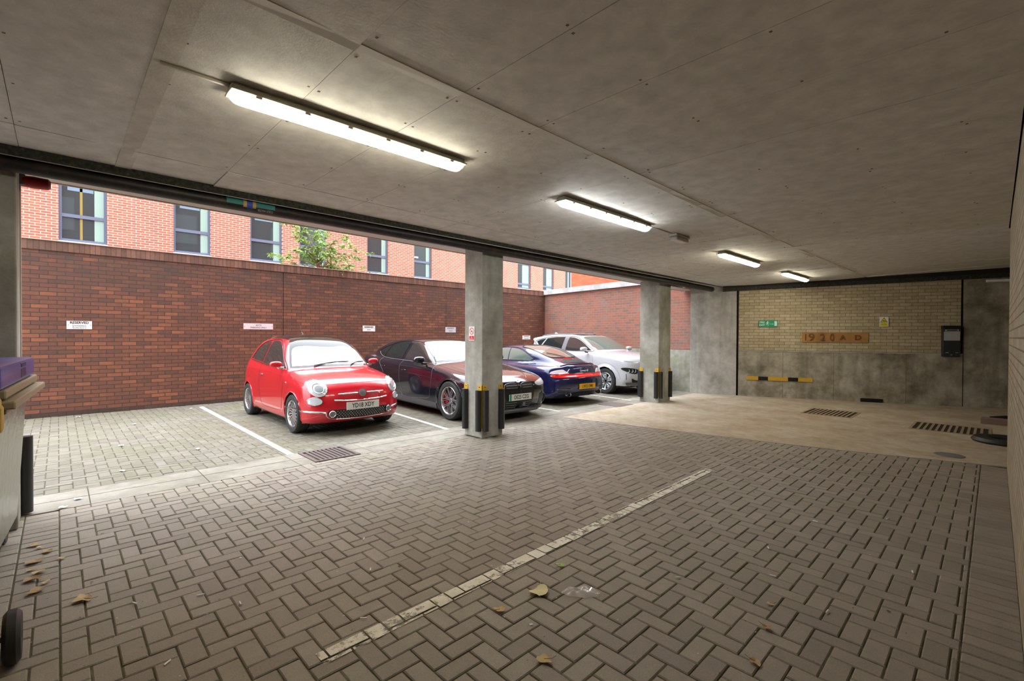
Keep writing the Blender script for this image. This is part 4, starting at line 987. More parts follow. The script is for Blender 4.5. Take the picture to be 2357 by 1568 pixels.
def wheel(parent, x, y, R_, rim, width, style, sd, caliper):
    """sd = -1 for the right-hand side; outer face looks along sd*y"""
    T = lambda u, o_, v: (x + u, y + sd * o_, R_ + v)
    mb = MB(); hw = width / 2
    prof = [(rim, -hw * .85), (rim + .01, -hw), (R_ * .93, -hw * 1.02), (R_ * .985, -hw * .86), (R_, -hw * .6), (R_, -hw * .32), (R_ - .006, -hw * .30), (R_ - .006, -hw * .24), (R_, -hw * .22), (R_, hw * .22), (R_ - .006, hw * .24), (R_ - .006, hw * .30), (R_, hw * .32), (R_, hw * .6), (R_ * .985, hw * .86), (R_ * .93, hw * 1.02), (rim + .012, hw * .98), (rim, hw * .85)]
    mb.lathe([(r, h * sd) for r, h in prof], 64, 'y', c=(x, y, R_)); wo_ = mb.build('wheel', 'tyre', parent, True, 40)
    mb = MB()
    mb.lathe([(r, h * sd) for r, h in ((rim + .004, hw * .86), (rim - .004, hw * .92), (rim - .016, hw * .84), (rim - .022, hw * .6), (rim - .03, -hw * .5))], 64, 'y', c=(x, y, R_))
    def spoke(pts, o0, o1, mi=0):   # polygon in (radial, tangential) around angle
        return pts
    def prism(P, o0, o1, mi=0):
        n = len(P); vs = [T(p[0], o0, p[1]) for p in P] + [T(p[0], o1 if not isinstance(o1, (list, tuple)) else o1[i], p[1]) for i, p in enumerate(P)]
        mb.add(vs, [tuple(range(n)), tuple(range(n, 2 * n))] + [(i, (i + 1) % n, n + (i + 1) % n, n + i) for i in range(n)], mi)
    def rad(P, a, o0, o1, mi=0, o1r=None):
        c, s_ = math.cos(a), math.sin(a); Q = [(r * c - t * s_, r * s_ + t * c) for r, t in P]
        prism(Q, o0, [o1 - .03 * max(0, 1 - r / (rim * .5)) for r, t in P], mi)
    of = hw * .72; R1 = rim - .012
    if style == 'fan':      # many slim spokes
        for k in range(16):
            a = 2 * PI * k / 16 + .1; rad([(.045, -.012), (R1 * .6, -.010), (R1, .008), (R1, .024), (R1 * .6, .008), (.045, .006)], a, of - .03, of)
        mb.lathe([(.001, sd * (of - .012)), (.05, sd * (of - .016)), (.056, sd * (of - .03))], 24, 'y', mi=1, c=(x, y, R_))
    elif style == 'yspoke':
        for k in range(5):
            a = 2 * PI * k / 5 + PI / 2
            rad([(.04, -.028), (R1 * .55, -.020), (R1 * .55, .020), (.04, .028)], a, of - .04, of - .012, 1)
            for q in (-1, 1):
                rad([(.06, q * .026), (R1 * .5, q * .020), (R1, q * .085), (R1, q * .062), (R1 * .52, q * .004), (.06, q * .014)], a, of - .03, of)
                rad([(R1 * .35, q * .030), (R1, q * .125), (R1 * .98, q * .105), (R1 * .35, q * .020)], a, of - .03, of - .004, 0)
        mb.lathe([(.001, sd * (of - .01)), (.035, sd * (of - .01)), (.042, sd * (of - .025))], 24, 'y', mi=0, c=(x, y, R_))
    elif style == 'aero':
        for k in range(5):
            a = 2 * PI * k / 5 + .35
            rad([(.03, -.035), (R1, -.060), (R1, .045), (.03, .010)], a, of - .03, of, 0)
            rad([(.075, -.022), (R1 - .03, -.040), (R1 - .03, .025), (.085, .0)], a, of - .028, of + .002, 2)
            rad([(.105, -.014), (R1 - .05, -.026), (R1 - .05, .010), (.115, -.004)], a, of - .028, of + .003, 1)
            rad([(.06, .02), (R1, .075), (R1, .145), (.09, .062)], a, of - .03, of - .012, 2)
    else:
        for k in range(5):
            a = 2 * PI * k / 5 + .3; rad([(.03, -.03), (R1, -.045), (R1, .045), (.03, .03)], a, of - .04, of)
        mb.lathe([(.001, sd * of), (.035, sd * of), (.04, sd * (of - .02))], 24, 'y', mi=1, c=(x, y, R_))
    mb.lathe([(.001, sd * (of - .06)), (rim * .93, sd * (of - .06))], 40, 'y', mi=3, c=(x, y, R_))
    mb.build('alloy_rim', ['alloy', 'grey', 'alloy_dark' if style != 'aero' else 'wheelfill', 'black'], wo_, True, 30)
    mb = MB(); mb.lathe([(.05, sd * (of - .05)), (rim * .72, sd * (of - .05)), (rim * .72, sd * (of - .058))], 40, 'y', c=(x, y, R_)); mb.build('brake_disc', 'alloy_dark' if style != 'fan' else 'grey', wo_)
    if caliper:
        mb = MB(); a0 = 2.5
        P = [(rim * .45 * math.cos(a0 + t), rim * .45 * math.sin(a0 + t)) for t in (0, .25, .5, .75, 1.)] + [(rim * .78 * math.cos(a0 + t), rim * .78 * math.sin(a0 + t)) for t in (1., .75, .5, .25, 0)]
        prism(P, of - .05, of - .036); mb.build('brake_caliper', caliper, wo_)
def ell(cx, cy, rx, ry, n=12, rot=0.): return [(cx + rx * math.cos(2 * PI * k / n) * math.cos(rot) - ry * math.sin(2 * PI * k / n) * math.sin(rot), cy + rx * math.cos(2 * PI * k / n) * math.sin(rot) + ry * math.sin(2 * PI * k / n) * math.cos(rot)) for k in range(n)]
def mirror(car, sd, x, z, y0, size, m, m2, arm='black'):
    mb = MB(); n = 20; se = lambda t: math.copysign(abs(t) ** .78, t)
    rings = []
    for (dx, k) in ((.055, .25), (.05, .62), (.03, .9), (0, 1.), (-.04, .97), (-.05, .88)):
        rings.append([(x + dx * size / .1, sd * (y0 + .09 * size / .1 + size * 1.2 * k * se(math.cos(2 * PI * i / n))), z + size * (.66 if math.sin(2 * PI * i / n) > 0 else .58) * k * se(math.sin(2 * PI * i / n))) for i in range(n)])
    vs = [p for r in rings for p in r]; fs = [(i * n + k, i * n + (k + 1) % n, (i + 1) * n + (k + 1) % n, (i + 1) * n + k) for i in range(len(rings) - 1) for k in range(n)] + [tuple(range(n)), tuple((len(rings) - 1) * n + k for k in range(n))]
    mb.add(vs, fs); o = mb.build('door_mirror', m, car.e, True, 50)
    mb = MB(); mb.tube([(x - .01, sd * (y0 - .07), z - size * .8), (x, sd * (y0 + .03), z - size * .7), (x, sd * (y0 + .07), z - size * .25)], [.022, .02, .016], 8); mb.build('mirror_arm', m2, o, True)
    return o
def handle(car, view, x, z, m, L_=.10):
    P = [];
    for t in (-1, -.6, 0, .6, 1): p, n = car.hit(view, x + t * L_, z); P.append(p + n * (.022 * (1 - t * t * .9) + .004))
    mb = MB(); mb.tube(P, [.006, .010, .011, .010, .006], 8); mb.build('door_handle', m, car.e, True)
def wiper(car, view, pts, name='wiper'):
    P = [];
    for a, b in pts: p, n = car.hit(view, a, b); P.append(p + n * .018)
    mb = MB(); mb.tube(P, .008, 6); mb.build(name, 'black', car.e, True)
M['glass_side'] = mat('side glass', (.03, .028, .028), .03, 0, .6)
M['wheelfill'] = mat('pale wheel insert', (.52, .58, .62), .4)
M['headcore'] = mat('headlamp core', (.30, .33, .37), .08, .1, 1.)

# --- small red hatchback
FI = dict(paint='paint_red', dims=(-1.74, 1.90, .84, 1.50), axles=(1.15, -1.15), Ra=.325, za=.295, yin=.56, cf=.26, cr=.22, cz=.085, kt=.13, kp=.09, xmid=-.2, zunder=.19, flare=.014,
    top=[(1.80, .20), (1.885, .30), (1.90, .42), (1.885, .55), (1.85, .66), (1.79, .75), (1.70, .815), (1.50, .875), (1.25, .92), (1.05, .95), (.92, .975), (.62, 1.20), (.36, 1.37), (.12, 1.46), (-.2, 1.505), (-.6, 1.51), (-.95, 1.475), (-1.22, 1.39), (-1.42, 1.24), (-1.56, 1.05), (-1.64, .90), (-1.69, .70), (-1.70, .45), (-1.64, .25), (-1.50, .20)],
    bot=[(-1.50, .20), (-1.0, .17), (1.0, .16), (1.80, .20)],
    plan=[(1.96, 0), (1.955, .30), (1.90, .50), (1.78, .66), (1.56, .765), (1.25, .805), (.8, .812), (0, .815), (-.8, .815), (-1.2, .808), (-1.48, .755), (-1.66, .62), (-1.75, .40), (-1.77, 0)],
    sec=[(0, .10), (.70, .13), (.775, .20), (.805, .36), (.813, .55), (.806, .74), (.780, .88), (.745, .965), (.70, 1.07), (.645, 1.21), (.585, 1.34), (.50, 1.44), (.36, 1.52), (0, 1.58)])
fc = Car('red_hatchback', (-8.60, 3.34, .002), 0, 'small rounded red hatchback with a white sunshade and black roof', FI)
fc.wheels(.293, .205, .19, .70, 'fan')
fc.patch('windscreen', 'F', [(-.665, .96, 'c'), (-.615, 1.12), (-.555, 1.28), (-.49, 1.39), (-.37, 1.43), (0, 1.455), (.37, 1.43), (.49, 1.39), (.555, 1.28), (.615, 1.12), (.665, .96, 'c'), (.35, .975), (0, .98), (-.35, .975)], 'glass', .003)
fc.patch('sunshade', 'F', [(-.63, .985, 'c'), (-.595, 1.10), (-.545, 1.23), (-.47, 1.285), (-.3, 1.30), (-.05, 1.285), (.1, 1.28), (.3, 1.295), (.46, 1.265), (.54, 1.22), (.595, 1.10), (.63, .985, 'c'), (.35, .998), (0, 1.002), (-.35, .998)], 'white_sheet', .006)
fc.patch('roof_panel', 'T', [(.14, -.46), (-.15, -.49), (-.75, -.49), (-1.10, -.42), (-1.18, 0), (-1.10, .42), (-.75, .49), (-.15, .49), (.14, .46), (.20, .25), (.22, 0), (.20, -.25)], mat('black roof', (.012, .012, .014), .12, 0, 1.), .004)
for v in ('R', 'L'):
    g1 = fc.patch('door_window', v, [(.66, .955, 'c'), (.43, 1.12), (.21, 1.28), (-.01, 1.365), (-.22, 1.39), (-.42, 1.385, 'c'), (-.44, 1.005, 'c'), (0, .975)], 'glass_side', .005)
    g2 = fc.patch('quarter_window', v, [(-.47, 1.382, 'c'), (-.75, 1.345), (-.98, 1.235), (-1.12, 1.09), (-1.14, 1.055, 'c'), (-.80, 1.03), (-.49, 1.01, 'c')], 'glass_side', .005)
    fc.seam('window_trim', v, [(.70, .94), (.3, .955), (0, .965), (-.5, .995), (-.9, 1.02), (-1.16, 1.042)], .008, 'chrome', off=.004)
    fc.seam('window_seal', v, [(.70, .945), (.465, 1.12), (.23, 1.298), (-.01, 1.388), (-.3, 1.412), (-.76, 1.365), (-1.0, 1.25), (-1.16, 1.06)], .008, 'black', off=.001)
    fc.seam('door_gap', v, [(.72, .95), (.75, .82), (.72, .60), (.68, .38), (.62, .30), (.2, .275), (-.2, .275), (-.36, .34), (-.45, .55), (-.48, .8), (-.455, .99)], .0028)
    handle(fc, v, -.34, .815, 'chrome', .085)
    fc.seam('shoulder_crease', v, [(1.0, .845), (.5, .865), (0, .875), (-.6, .88), (-1.2, .885)], .003, 'paint_red', off=.0005)
    fc.patch('side_repeater', v, ell(.86, .74, .022, .018, 10), 'chrome', .008)
    for a in (1.15, -1.15):
        P = [(a + .332 * math.cos(t), .295 + .332 * math.sin(t)) for t in np.linspace(-.35, PI + .35, 15)]
        fc.seam('arch_lip', v, P, .014, 'paint_red', off=-.004, n=3)
    fc.seam('bonnet_gap', v, [(.86, .95), (.88, .89), (.98, .85), (1.2, .81), (1.45, .77)], .0028)
for sd in (-1, 1): mirror(fc, sd, .60, 1.02, .77, .080, 'paint_red', 'alloy')
fc.seam('bonnet_front_gap', 'F', [(-.50, .755), (-.3, .765), (0, .77), (.3, .765), (.50, .755)], .003)
for sd in (-1, 1):
    hl = fc.patch('headlight', 'F', ell(sd * .60, .705, .104, .108, 16), 'lens', .008, n=3, dish=-.012)
    fc.seam('headlight_bezel', 'F', ell(sd * .60, .705, .108, .112, 18), .008, 'chrome', True, .006, 2, hl)
    fc.patch('lamp_reflector', 'F', ell(sd * .59, .697, .045, .042, 12), 'headcore', .024, parent=hl, n=3)
    fc.seam('lamp_inner_ring', 'F', ell(sd * .595, .70, .064, .062, 14), .006, 'chrome', True, .018, 2, hl)
    ll = fc.patch('lower_lamp', 'F', ell(sd * .65, .522, .078, .052, 14), 'lens', .008, n=3)
    fc.seam('lower_lamp_bezel', 'F', ell(sd * .65, .522, .082, .056, 16), .006, 'chrome', True, .006, 2, ll)
    fr = fc.patch('fog_lamp', 'F', ell(sd * .445, .335, .036, .036, 12), 'grey', .018, n=3)
    fc.seam('fog_lamp_ring', 'F', ell(sd * .445, .335, .042, .042, 14), .008, 'chrome', True, .018, 2, fr)
    fc.seam('whisker_trim', 'F', [(sd * .075, .62), (sd * .2, .62), (sd * .36, .615)], .009, 'chrome', off=.006)
    fc.seam('bumper_trim', 'F', [(sd * .78, .37), (sd * .70, .365), (sd * .60, .358), (sd * .53, .35)], .014, 'chrome', off=.002)
fc.seam('chrome_bar', 'F', [(-.42, .53), (-.25, .52), (0, .515), (.25, .52), (.42, .53)], .010, 'chrome', off=.006)
lg = fc.patch('lower_grille', 'F', [(-.50, .37), (-.43, .39), (0, .395), (.43, .39), (.50, .37), (.49, .305), (.38, .27), (0, .26), (-.38, .27), (-.49, .305)], 'black', .004)
fc.seam('lower_grille_trim', 'F', [(-.53, .355), (-.51, .295), (-.40, .255), (0, .243), (.40, .255), (.51, .295), (.53, .355)], .009, 'chrome', off=.004)
mb = MB()
for j in range(5):
    for i in range(19):
        y = -.38 + i * .042 + (j % 2) * .021; z = .28 + j * .023
        if abs(y) < .39: p, n = fc.hit('F', y, z); mb.box(p.x + .004, p.x + .010, y - .009, y + .009, z - .003, z + .003)
mb.build('grille_dots', 'alloy', lg)
fc.plate('F', .437, 'YD18 XDY', 'plate_w', 0)
T = fc.at('F', 0, .62, off=.008); mb = MB(); mb.lathe([(.001, .008), (.045, .008), (.055, .004), (.056, -.01)], 24, 'z'); mb.v = [tuple(T @ Vector(v)) for v in mb.v]; bd = mb.build('badge', 'grey', fc.e, True)
mb = MB(); ring(mb, (0, 0), .048, .058, .0105, 28); mb.v = [tuple(T @ Vector(v)) for v in mb.v]; mb.build('badge_ring', 'chrome', bd)
mb = MB(); add_text(mb, 'FIAT', .036, T, 0, 0, .0095, sx=.75, bold=.001); mb.build('badge_lettering', 'chrome', bd)
wiper(fc, 'F', [(-.34, .985), (-.15, 1.015), (.05, 1.035), (.26, 1.03)]); wiper(fc, 'F', [(.28, .985), (.42, 1.02), (.58, 1.02)])
mb = MB(); mb.tube([(-.55, 0, 1.50), (-.62, 0, 1.54)], .012, 8); mb.tube([(-.61, 0, 1.53), (-.74, 0, 1.72)], .003, 6); mb.build('aerial', 'black', fc.e)

# --- black saloon
BM = dict(paint='paint_black', dims=(-2.52, 2.32, .94, 1.46), axles=(1.428, -1.428), Ra=.375, za=.34, yin=.64, cf=.16, cr=.12, cz=.05, kt=.09, kp=.08, xmid=0, zunder=.17, flare=.014, h=.028, kb=.06,
    top=[(1.2, .86), (.90, .985), (.57, 1.145), (.26, 1.28), (-.05, 1.375), (-.35, 1.435), (-.7, 1.452), (-1.05, 1.43), (-1.45, 1.355), (-1.85, 1.235), (-2.2, 1.11), (-2.42, 1.03), (-2.46, .9)],
    ltop=[(2.20, .22), (2.29, .34), (2.31, .50), (2.295, .62), (2.23, .70), (2.08, .775), (1.8, .845), (1.4, .905), (1.0, .955), (.6, .975), (0, .99), (-1.0, 1.02), (-1.8, 1.06), (-2.3, 1.075), (-2.45, 1.07), (-2.48, .95), (-2.50, .70), (-2.50, .45), (-2.42, .28)],
    bot=[(-2.42, .28), (-1.9, .17), (1.9, .14), (2.20, .22)],
    plan=[(2.36, 0), (2.35, .40), (2.29, .64), (2.12, .80), (1.85, .88), (1.45, .920), (.6, .915), (0, .908), (-.8, .915), (-1.45, .926), (-1.95, .90), (-2.28, .82), (-2.46, .66), (-2.54, .4), (-2.55, 0)],
    sec=[(0, .06), (.80, .10), (.875, .17), (.895, .32), (.905, .45), (.923, .62), (.926, .74), (.905, .86), (.87, .94), (.80, 1.01), (.6, 1.12), (0, 1.2)],
    cplan=[(1.4, 0), (1.35, .5), (1.0, .72), (.4, .80), (-.3, .81), (-1.0, .79), (-1.7, .70), (-2.2, .58), (-2.5, .4), (-2.52, 0)],
    csec=[(0, .5), (.84, .6), (.84, .90), (.80, 1.0), (.74, 1.12), (.665, 1.25), (.60, 1.35), (.50, 1.42), (.3, 1.475), (0, 1.49)])
bc = Car('black_saloon', (-8.11, 5.93, .002), math.radians(-2.5), 'black four door saloon with a white sunshade parked behind the concrete column', BM)
bc.wheels(.343, .25, .24, .80, 'yspoke', 'red')
bc.patch('windscreen', 'F', [(-.74, .985, 'c'), (-.675, 1.16), (-.61, 1.30), (-.55, 1.37), (-.3, 1.40), (0, 1.405), (.3, 1.40), (.55, 1.37), (.61, 1.30), (.675, 1.16), (.74, .985, 'c'), (.4, .998), (0, 1.0), (-.4, .998)], 'glass', .003)
bc.patch('sunshade', 'F', [(-.70, 1.01, 'c'), (-.655, 1.16), (-.60, 1.29), (-.52, 1.35), (-.3, 1.37), (0, 1.375), (.3, 1.37), (.52, 1.35), (.60, 1.29), (.655, 1.16), (.70, 1.01, 'c'), (.4, 1.02), (0, 1.022), (-.4, 1.02)], 'white_sheet', .006)
for v in ('R', 'L'):
    bc.patch('front_door_window', v, [(.72, .975, 'c'), (.45, 1.14), (.15, 1.28), (-.10, 1.335), (-.30, 1.35, 'c'), (-.36, 1.005, 'c'), (.2, .985)], 'glass_side', .005)
    bc.patch('rear_door_window', v, [(-.42, 1.358, 'c'), (-.8, 1.345), (-1.10, 1.295, 'c'), (-1.28, 1.03, 'c'), (-.9, 1.015), (-.47, 1.015, 'c')], 'glass', .005)
    bc.patch('quarter_window', v, [(-1.15, 1.285, 'c'), (-1.4, 1.225), (-1.62, 1.15, 'c'), (-1.55, 1.07), (-1.32, 1.03, 'c')], 'glass', .005)
    bc.seam('window_surround', v, [(.77, .96), (.46, 1.155), (.14, 1.30), (-.12, 1.366), (-.5, 1.378), (-.85, 1.362), (-1.15, 1.30), (-1.45, 1.225), (-1.66, 1.145)], .007, 'black', off=.003)
    bc.seam('window_trim', v, [(.77, .955), (.2, .97), (-.4, .985), (-1.0, 1.0), (-1.4, 1.03), (-1.6, 1.09), (-1.66, 1.145)], .006, 'grey', off=.003)
    bc.seam('door_gap', v, [(.82, .95), (.85, .86), (.83, .68), (.76, .45), (.70, .32), (.2, .28), (-.3, .28), (-.40, .5), (-.42, .8), (-.38, 1.0)], .003, 'grey')
    bc.seam('rear_door_gap', v, [(-.38, 1.0), (-.42, .8), (-.40, .5), (-.32, .28), (-.9, .30), (-1.05, .42), (-1.12, .70), (-1.32, .90), (-1.36, 1.01)], .003, 'grey')
    handle(bc, v, -.22, .80, 'paint_black', .1); handle(bc, v, -1.12, .84, 'paint_black', .1)
    bc.patch('sill_trim', v, [(1.0, .25, 'c'), (.5, .265), (-.5, .28), (-1.0, .30, 'c'), (-1.0, .19, 'c'), (0, .165), (1.0, .165, 'c')], 'greysill', .012)
    for a in (1.428, -1.428):
        P = [(a + .382 * math.cos(t), .34 + .382 * math.sin(t)) for t in np.linspace(-.3, PI + .3, 15)]
        bc.seam('arch_lip', v, P, .013, 'paint_black', off=-.004, n=3)
    bc.seam('side_crease', v, [(1.0, .70), (.3, .74), (-.6, .78), (-1.4, .84), (-2.1, .90)], .003, 'paint_black', off=.0)
for sd in (-1, 1): mirror(bc, sd, .55, 1.03, .90, .10, 'paint_black', 'black')
gl = bc.patch('kidney_grille', 'F', [(-.335, .59), (-.29, .65), (-.10, .66), (-.03, .64), (-.02, .58), (.02, .58), (.03, .64), (.10, .66), (.29, .65), (.335, .59), (.33, .40), (.26, .225), (.06, .21), (0, .30), (-.06, .21), (-.26, .225), (-.33, .40)], 'black', .006)
for sd in (-1, 1):
    bc.seam('grille_surround', 'F', [(sd * .022, .61), (sd * .10, .665), (sd * .29, .655), (sd * .345, .585), (sd * .335, .40), (sd * .265, .22), (sd * .08, .205), (sd * .03, .31), (sd * .018, .45)], .007, 'grey' if 0 else mat('dark chrome', (.09, .09, .10), .2, .8), True, .006, 4, gl)
    for z in (.25, .29, .33, .585, .625): bc.seam('grille_slat', 'F', [(sd * .06, z), (sd * .18, z), (sd * .30, z)], .006, 'grey', False, .010, 3, gl)
    hl = bc.patch('headlight', 'F', [(sd * .44, .655), (sd * .60, .685), (sd * .76, .70), (sd * .79, .67), (sd * .72, .615), (sd * .56, .59), (sd * .44, .61)], 'lens', .006)
    bc.patch('lower_intake', 'F', [(sd * .54, .44), (sd * .74, .46), (sd * .78, .41), (sd * .70, .24), (sd * .56, .235)], 'black', .004)
    bc.seam('intake_blade', 'F', [(sd * .60, .47), (sd * .73, .40), (sd * .70, .28)], .012, 'paint_black', off=.012)
bc.patch('front_splitter', 'F', [(-.72, .215), (0, .20), (.72, .215), (.70, .165), (0, .15), (-.70, .165)], 'greysill', .02)
bc.plate('F', .425, 'DE25 CZG', 'plate_w', 0, green=True, off=.022)
T = bc.at('F', 0, .695, off=.006); mb = MB(); mb.lathe([(.001, .007), (.028, .007), (.04, .003), (.041, -.01)], 24, 'z'); mb.v = [tuple(T @ Vector(v)) for v in mb.v]; bd = mb.build('badge', 'white', bc.e, True)
mb = MB(); ring(mb, (0, 0), .028, .040, .009, 28, 0); poly(mb, [(0, 0), (.026, 0), (.018, .018), (0, .026)], .0085, 1); poly(mb, [(0, 0), (-.026, 0), (-.018, -.018), (0, -.026)], .0085, 1); mb.v = [tuple(T @ Vector(v)) for v in mb.v]; mb.build('badge_quarters', ['chrome', 'blue'], bd)
p, n = bc.hit('F', .12, .29); mb = MB(); mb.box(p.x, p.x + .025, .09, .15, .26, .325); mb.build('radar_sensor', 'grey', bc.e)
for sd in (-1, 1): bc.seam('bonnet_crease', 'T', [(.95, sd * .62), (1.4, sd * .56), (1.9, sd * .42), (2.15, sd * .30)], .004, 'paint_black', off=.001)
for sd in (-1, 1): bc.seam('bonnet_gap', 'T', [(.85, sd * .74), (1.2, sd * .745), (1.7, sd * .72), (2.05, sd * .64)], .003, 'seam')

# --- blue rear engined coupe, parked nose in
PO = dict(paint='paint_blue', dims=(-2.26, 2.22, .94, 1.32), axles=(1.175, -1.175), Ra=.345, za=.32, yin=.62, cf=.18, cr=.16, cz=.06, kt=.11, kp=.09, xmid=0, zunder=.17, flare=.016, h=.028, kb=.10, kc=.08,
    top=[(1.3, .80), (.95, .89), (.70, 1.03), (.45, 1.15), (.18, 1.245), (-.1, 1.29), (-.4, 1.30), (-.75, 1.262), (-1.1, 1.175), (-1.45, 1.055), (-1.75, .945), (-2.0, .865), (-2.1, .80)],
    ltop=[(2.05, .22), (2.16, .34), (2.20, .47), (2.15, .58), (1.98, .68), (1.65, .78), (1.2, .855), (.8, .885), (.3, .90), (-.5, .905), (-1.1, .90), (-1.6, .89), (-1.95, .865), (-2.06, .84), (-2.12, .75), (-2.16, .66), (-2.235, .60), (-2.255, .45), (-2.22, .30), (-2.10, .20)],
    bot=[(-2.10, .20), (-1.7, .15), (1.8, .14), (2.05, .22)],
    plan=[(2.25, 0), (2.23, .35), (2.12, .60), (1.85, .78), (1.5, .86), (1.1, .875), (.5, .86), (0, .865), (-.5, .885), (-1.0, .912), (-1.35, .915), (-1.75, .88), (-2.05, .78), (-2.22, .58), (-2.31, .3), (-2.32, 0)],
    sec=[(0, .06), (.80, .10), (.865, .18), (.885, .32), (.90, .48), (.912, .60), (.905, .70), (.875, .79), (.81, .865), (.68, .93), (.4, .98), (0, 1.0)],
    cplan=[(1.5, 0), (1.4, .45), (1.0, .66), (.4, .735), (-.3, .735), (-.9, .66), (-1.4, .56), (-1.9, .46), (-2.15, .35), (-2.2, 0)],
    csec=[(0, .5), (.78, .6), (.76, .86), (.70, .96), (.63, 1.08), (.55, 1.18), (.44, 1.255), (.25, 1.305), (0, 1.32)])
pc = Car('blue_coupe', (-8.47, 8.49, .002), math.radians(176.3), 'dark blue coupe parked nose in, showing its red tail light band', PO)
pc.wheels(.322, .235, .25, .775, 'five')
for v in ('R', 'L'):
    pc.patch('door_window', v, [(.78, .925, 'c'), (.55, 1.04), (.28, 1.14), (0, 1.195), (-.28, 1.205, 'c'), (-.38, .93, 'c'), (.2, .918)], 'glass_green', .005)
    pc.patch('quarter_window', v, [(-.31, 1.203, 'c'), (-.62, 1.175), (-.92, 1.10), (-1.12, 1.0), (-1.15, .965), (-1.0, .94), (-.41, .93, 'c')], 'glass_green', .005)
    pc.seam('window_seal', v, [(.83, .91), (.55, 1.065), (.28, 1.162), (0, 1.215), (-.35, 1.222), (-.65, 1.195), (-.95, 1.115), (-1.16, 1.0), (-1.18, .955), (-1.0, .925), (-.4, .915), (.2, .905)], .006, 'black', True, .003)
    pc.seam('door_gap', v, [(.72, .90), (.74, .7), (.66, .35), (0, .27), (-.36, .32), (-.48, .6), (-.40, .91)], .003)
    handle(pc, v, -.28, .74, 'paint_blue', .09)
    for a in (1.175, -1.175):
        P = [(a + .352 * math.cos(t), .32 + .352 * math.sin(t)) for t in np.linspace(-.3, PI + .3, 15)]; pc.seam('arch_lip', v, P, .013, 'paint_blue', off=-.004, n=3)
for sd in (-1, 1): mirror(pc, sd, .62, .96, .88, .09, 'paint_blue', 'black')
pc.patch('rear_window', 'T', [(-.62, -.40), (-.68, 0), (-.62, .40), (-.85, .46), (-1.2, .45), (-1.48, .40), (-1.56, .2), (-1.585, 0), (-1.56, -.2), (-1.48, -.40), (-1.2, -.45), (-.85, -.46)], 'glass_green', .004)
pc.seam('rear_window_seal', 'T', [(-.60, -.42), (-.66, 0), (-.60, .42), (-.85, .48), (-1.2, .47), (-1.5, .42), (-1.59, .2), (-1.61, 0), (-1.59, -.2), (-1.5, -.42), (-1.2, -.47), (-.85, -.48)], .007, 'black', True, .003)
pc.patch('windscreen', 'T', [(.95, -.60), (1.02, 0), (.95, .60), (.55, .56), (.28, .46), (.22, 0), (.28, -.46), (.55, -.56)], 'glass', .004)
pc.patch('engine_grille', 'T', [(-1.72, -.30), (-1.70, 0), (-1.72, .30), (-1.92, .31), (-1.95, 0), (-1.92, -.31)], 'black', .006)
for k in range(5): pc.seam('grille_slat', 'T', [(-1.75 - .04 * k, -.27), (-1.75 - .04 * k, 0), (-1.75 - .04 * k, .27)], .005, 'grey', off=.009)
pc.seam('spoiler_lip', 'T', [(-1.95, -.55), (-2.02, -.3), (-2.04, 0), (-2.02, .3), (-1.95, .55)], .014, 'paint_blue', off=.008)
pc.seam('lid_gap', 'T', [(-1.66, -.43), (-1.8, -.46), (-1.98, -.50)], .003); pc.seam('lid_gap', 'T', [(-1.66, .43), (-1.8, .46), (-1.98, .50)], .003)
pc.patch('third_brake_light', 'T', [(-1.64, -.14, 'c'), (-1.64, .14, 'c'), (-1.675, .14, 'c'), (-1.675, -.14, 'c')], 'redlens', .012)
wiper(pc, 'T', [(-1.60, .02), (-1.42, .18), (-1.30, .33)], 'rear_wiper')
tb = pc.patch('tail_light_band', 'B', [(-.80, .665), (-.62, .672), (0, .678), (.62, .672), (.80, .665), (.79, .605), (.55, .60), (0, .60), (-.55, .60), (-.79, .605)], 'redlens', .008)
for sd in (-1, 1):
    pc.patch('tail_light', 'B', [(sd * .83, .685, 'c'), (sd * .80, .73), (sd * .70, .76), (sd * .56, .77, 'c'), (sd * .44, .685, 'c'), (sd * .65, .68)], mat('clear tail lens', (.72, .62, .64), .15, coat=1.), .010)
    pc.patch('tail_light_lower', 'B', [(sd * .81, .665), (sd * .62, .672), (sd * .44, .674), (sd * .44, .605), (sd * .62, .602), (sd * .79, .607)], 'redlens', .011)
    for z in (.30, .335, .37): pc.seam('bumper_vent', 'B', [(sd * .48, z), (sd * .62, z), (sd * .74, z + .004)], .010, 'black', off=.001)
    pc.seam('vent_trim', 'B', [(sd * .46, .352), (sd * .62, .352), (sd * .76, .356)], .004, 'alloy', off=.006)
    p, n = pc.hit('B', sd * .52, .24); mb = MB(); mb.lathe([(.05, .02), (.055, .0), (.05, -.03), (.042, -.02), (.04, .1)], 24, 'x', c=(p.x - .02, 0, 0)); mb.v = [(v[0], v[1] * 1.35 + sd * .50, v[2] * .85 + .235) for v in mb.v]; ex = mb.build('exhaust_tip', 'chrome', pc.e, True)
    mb = MB(); mb.lathe([(.001, .04), (.045, .04)], 20, 'x', c=(p.x - .03, 0, 0)); mb.v = [(v[0], v[1] * 1.3 + sd * .50, v[2] * .85 + .235) for v in mb.v]; mb.build('exhaust_bore', 'black', ex)
pc.seam('bumper_gap', 'B', [(-.84, .595), (-.5, .585), (0, .583), (.5, .585), (.84, .595)], .003)
pc.plate('B', .405, 'LW52 DME', 'plate_y', 0, fs=.085)
T = pc.at('B', 0, .735, off=.004); mb = MB(); add_text(mb, 'Carrera 4S', .062, T, 0, 0, .004, sx=1.0, shear=.4, bold=.0012); mb.build('model_lettering', 'white', pc.e)

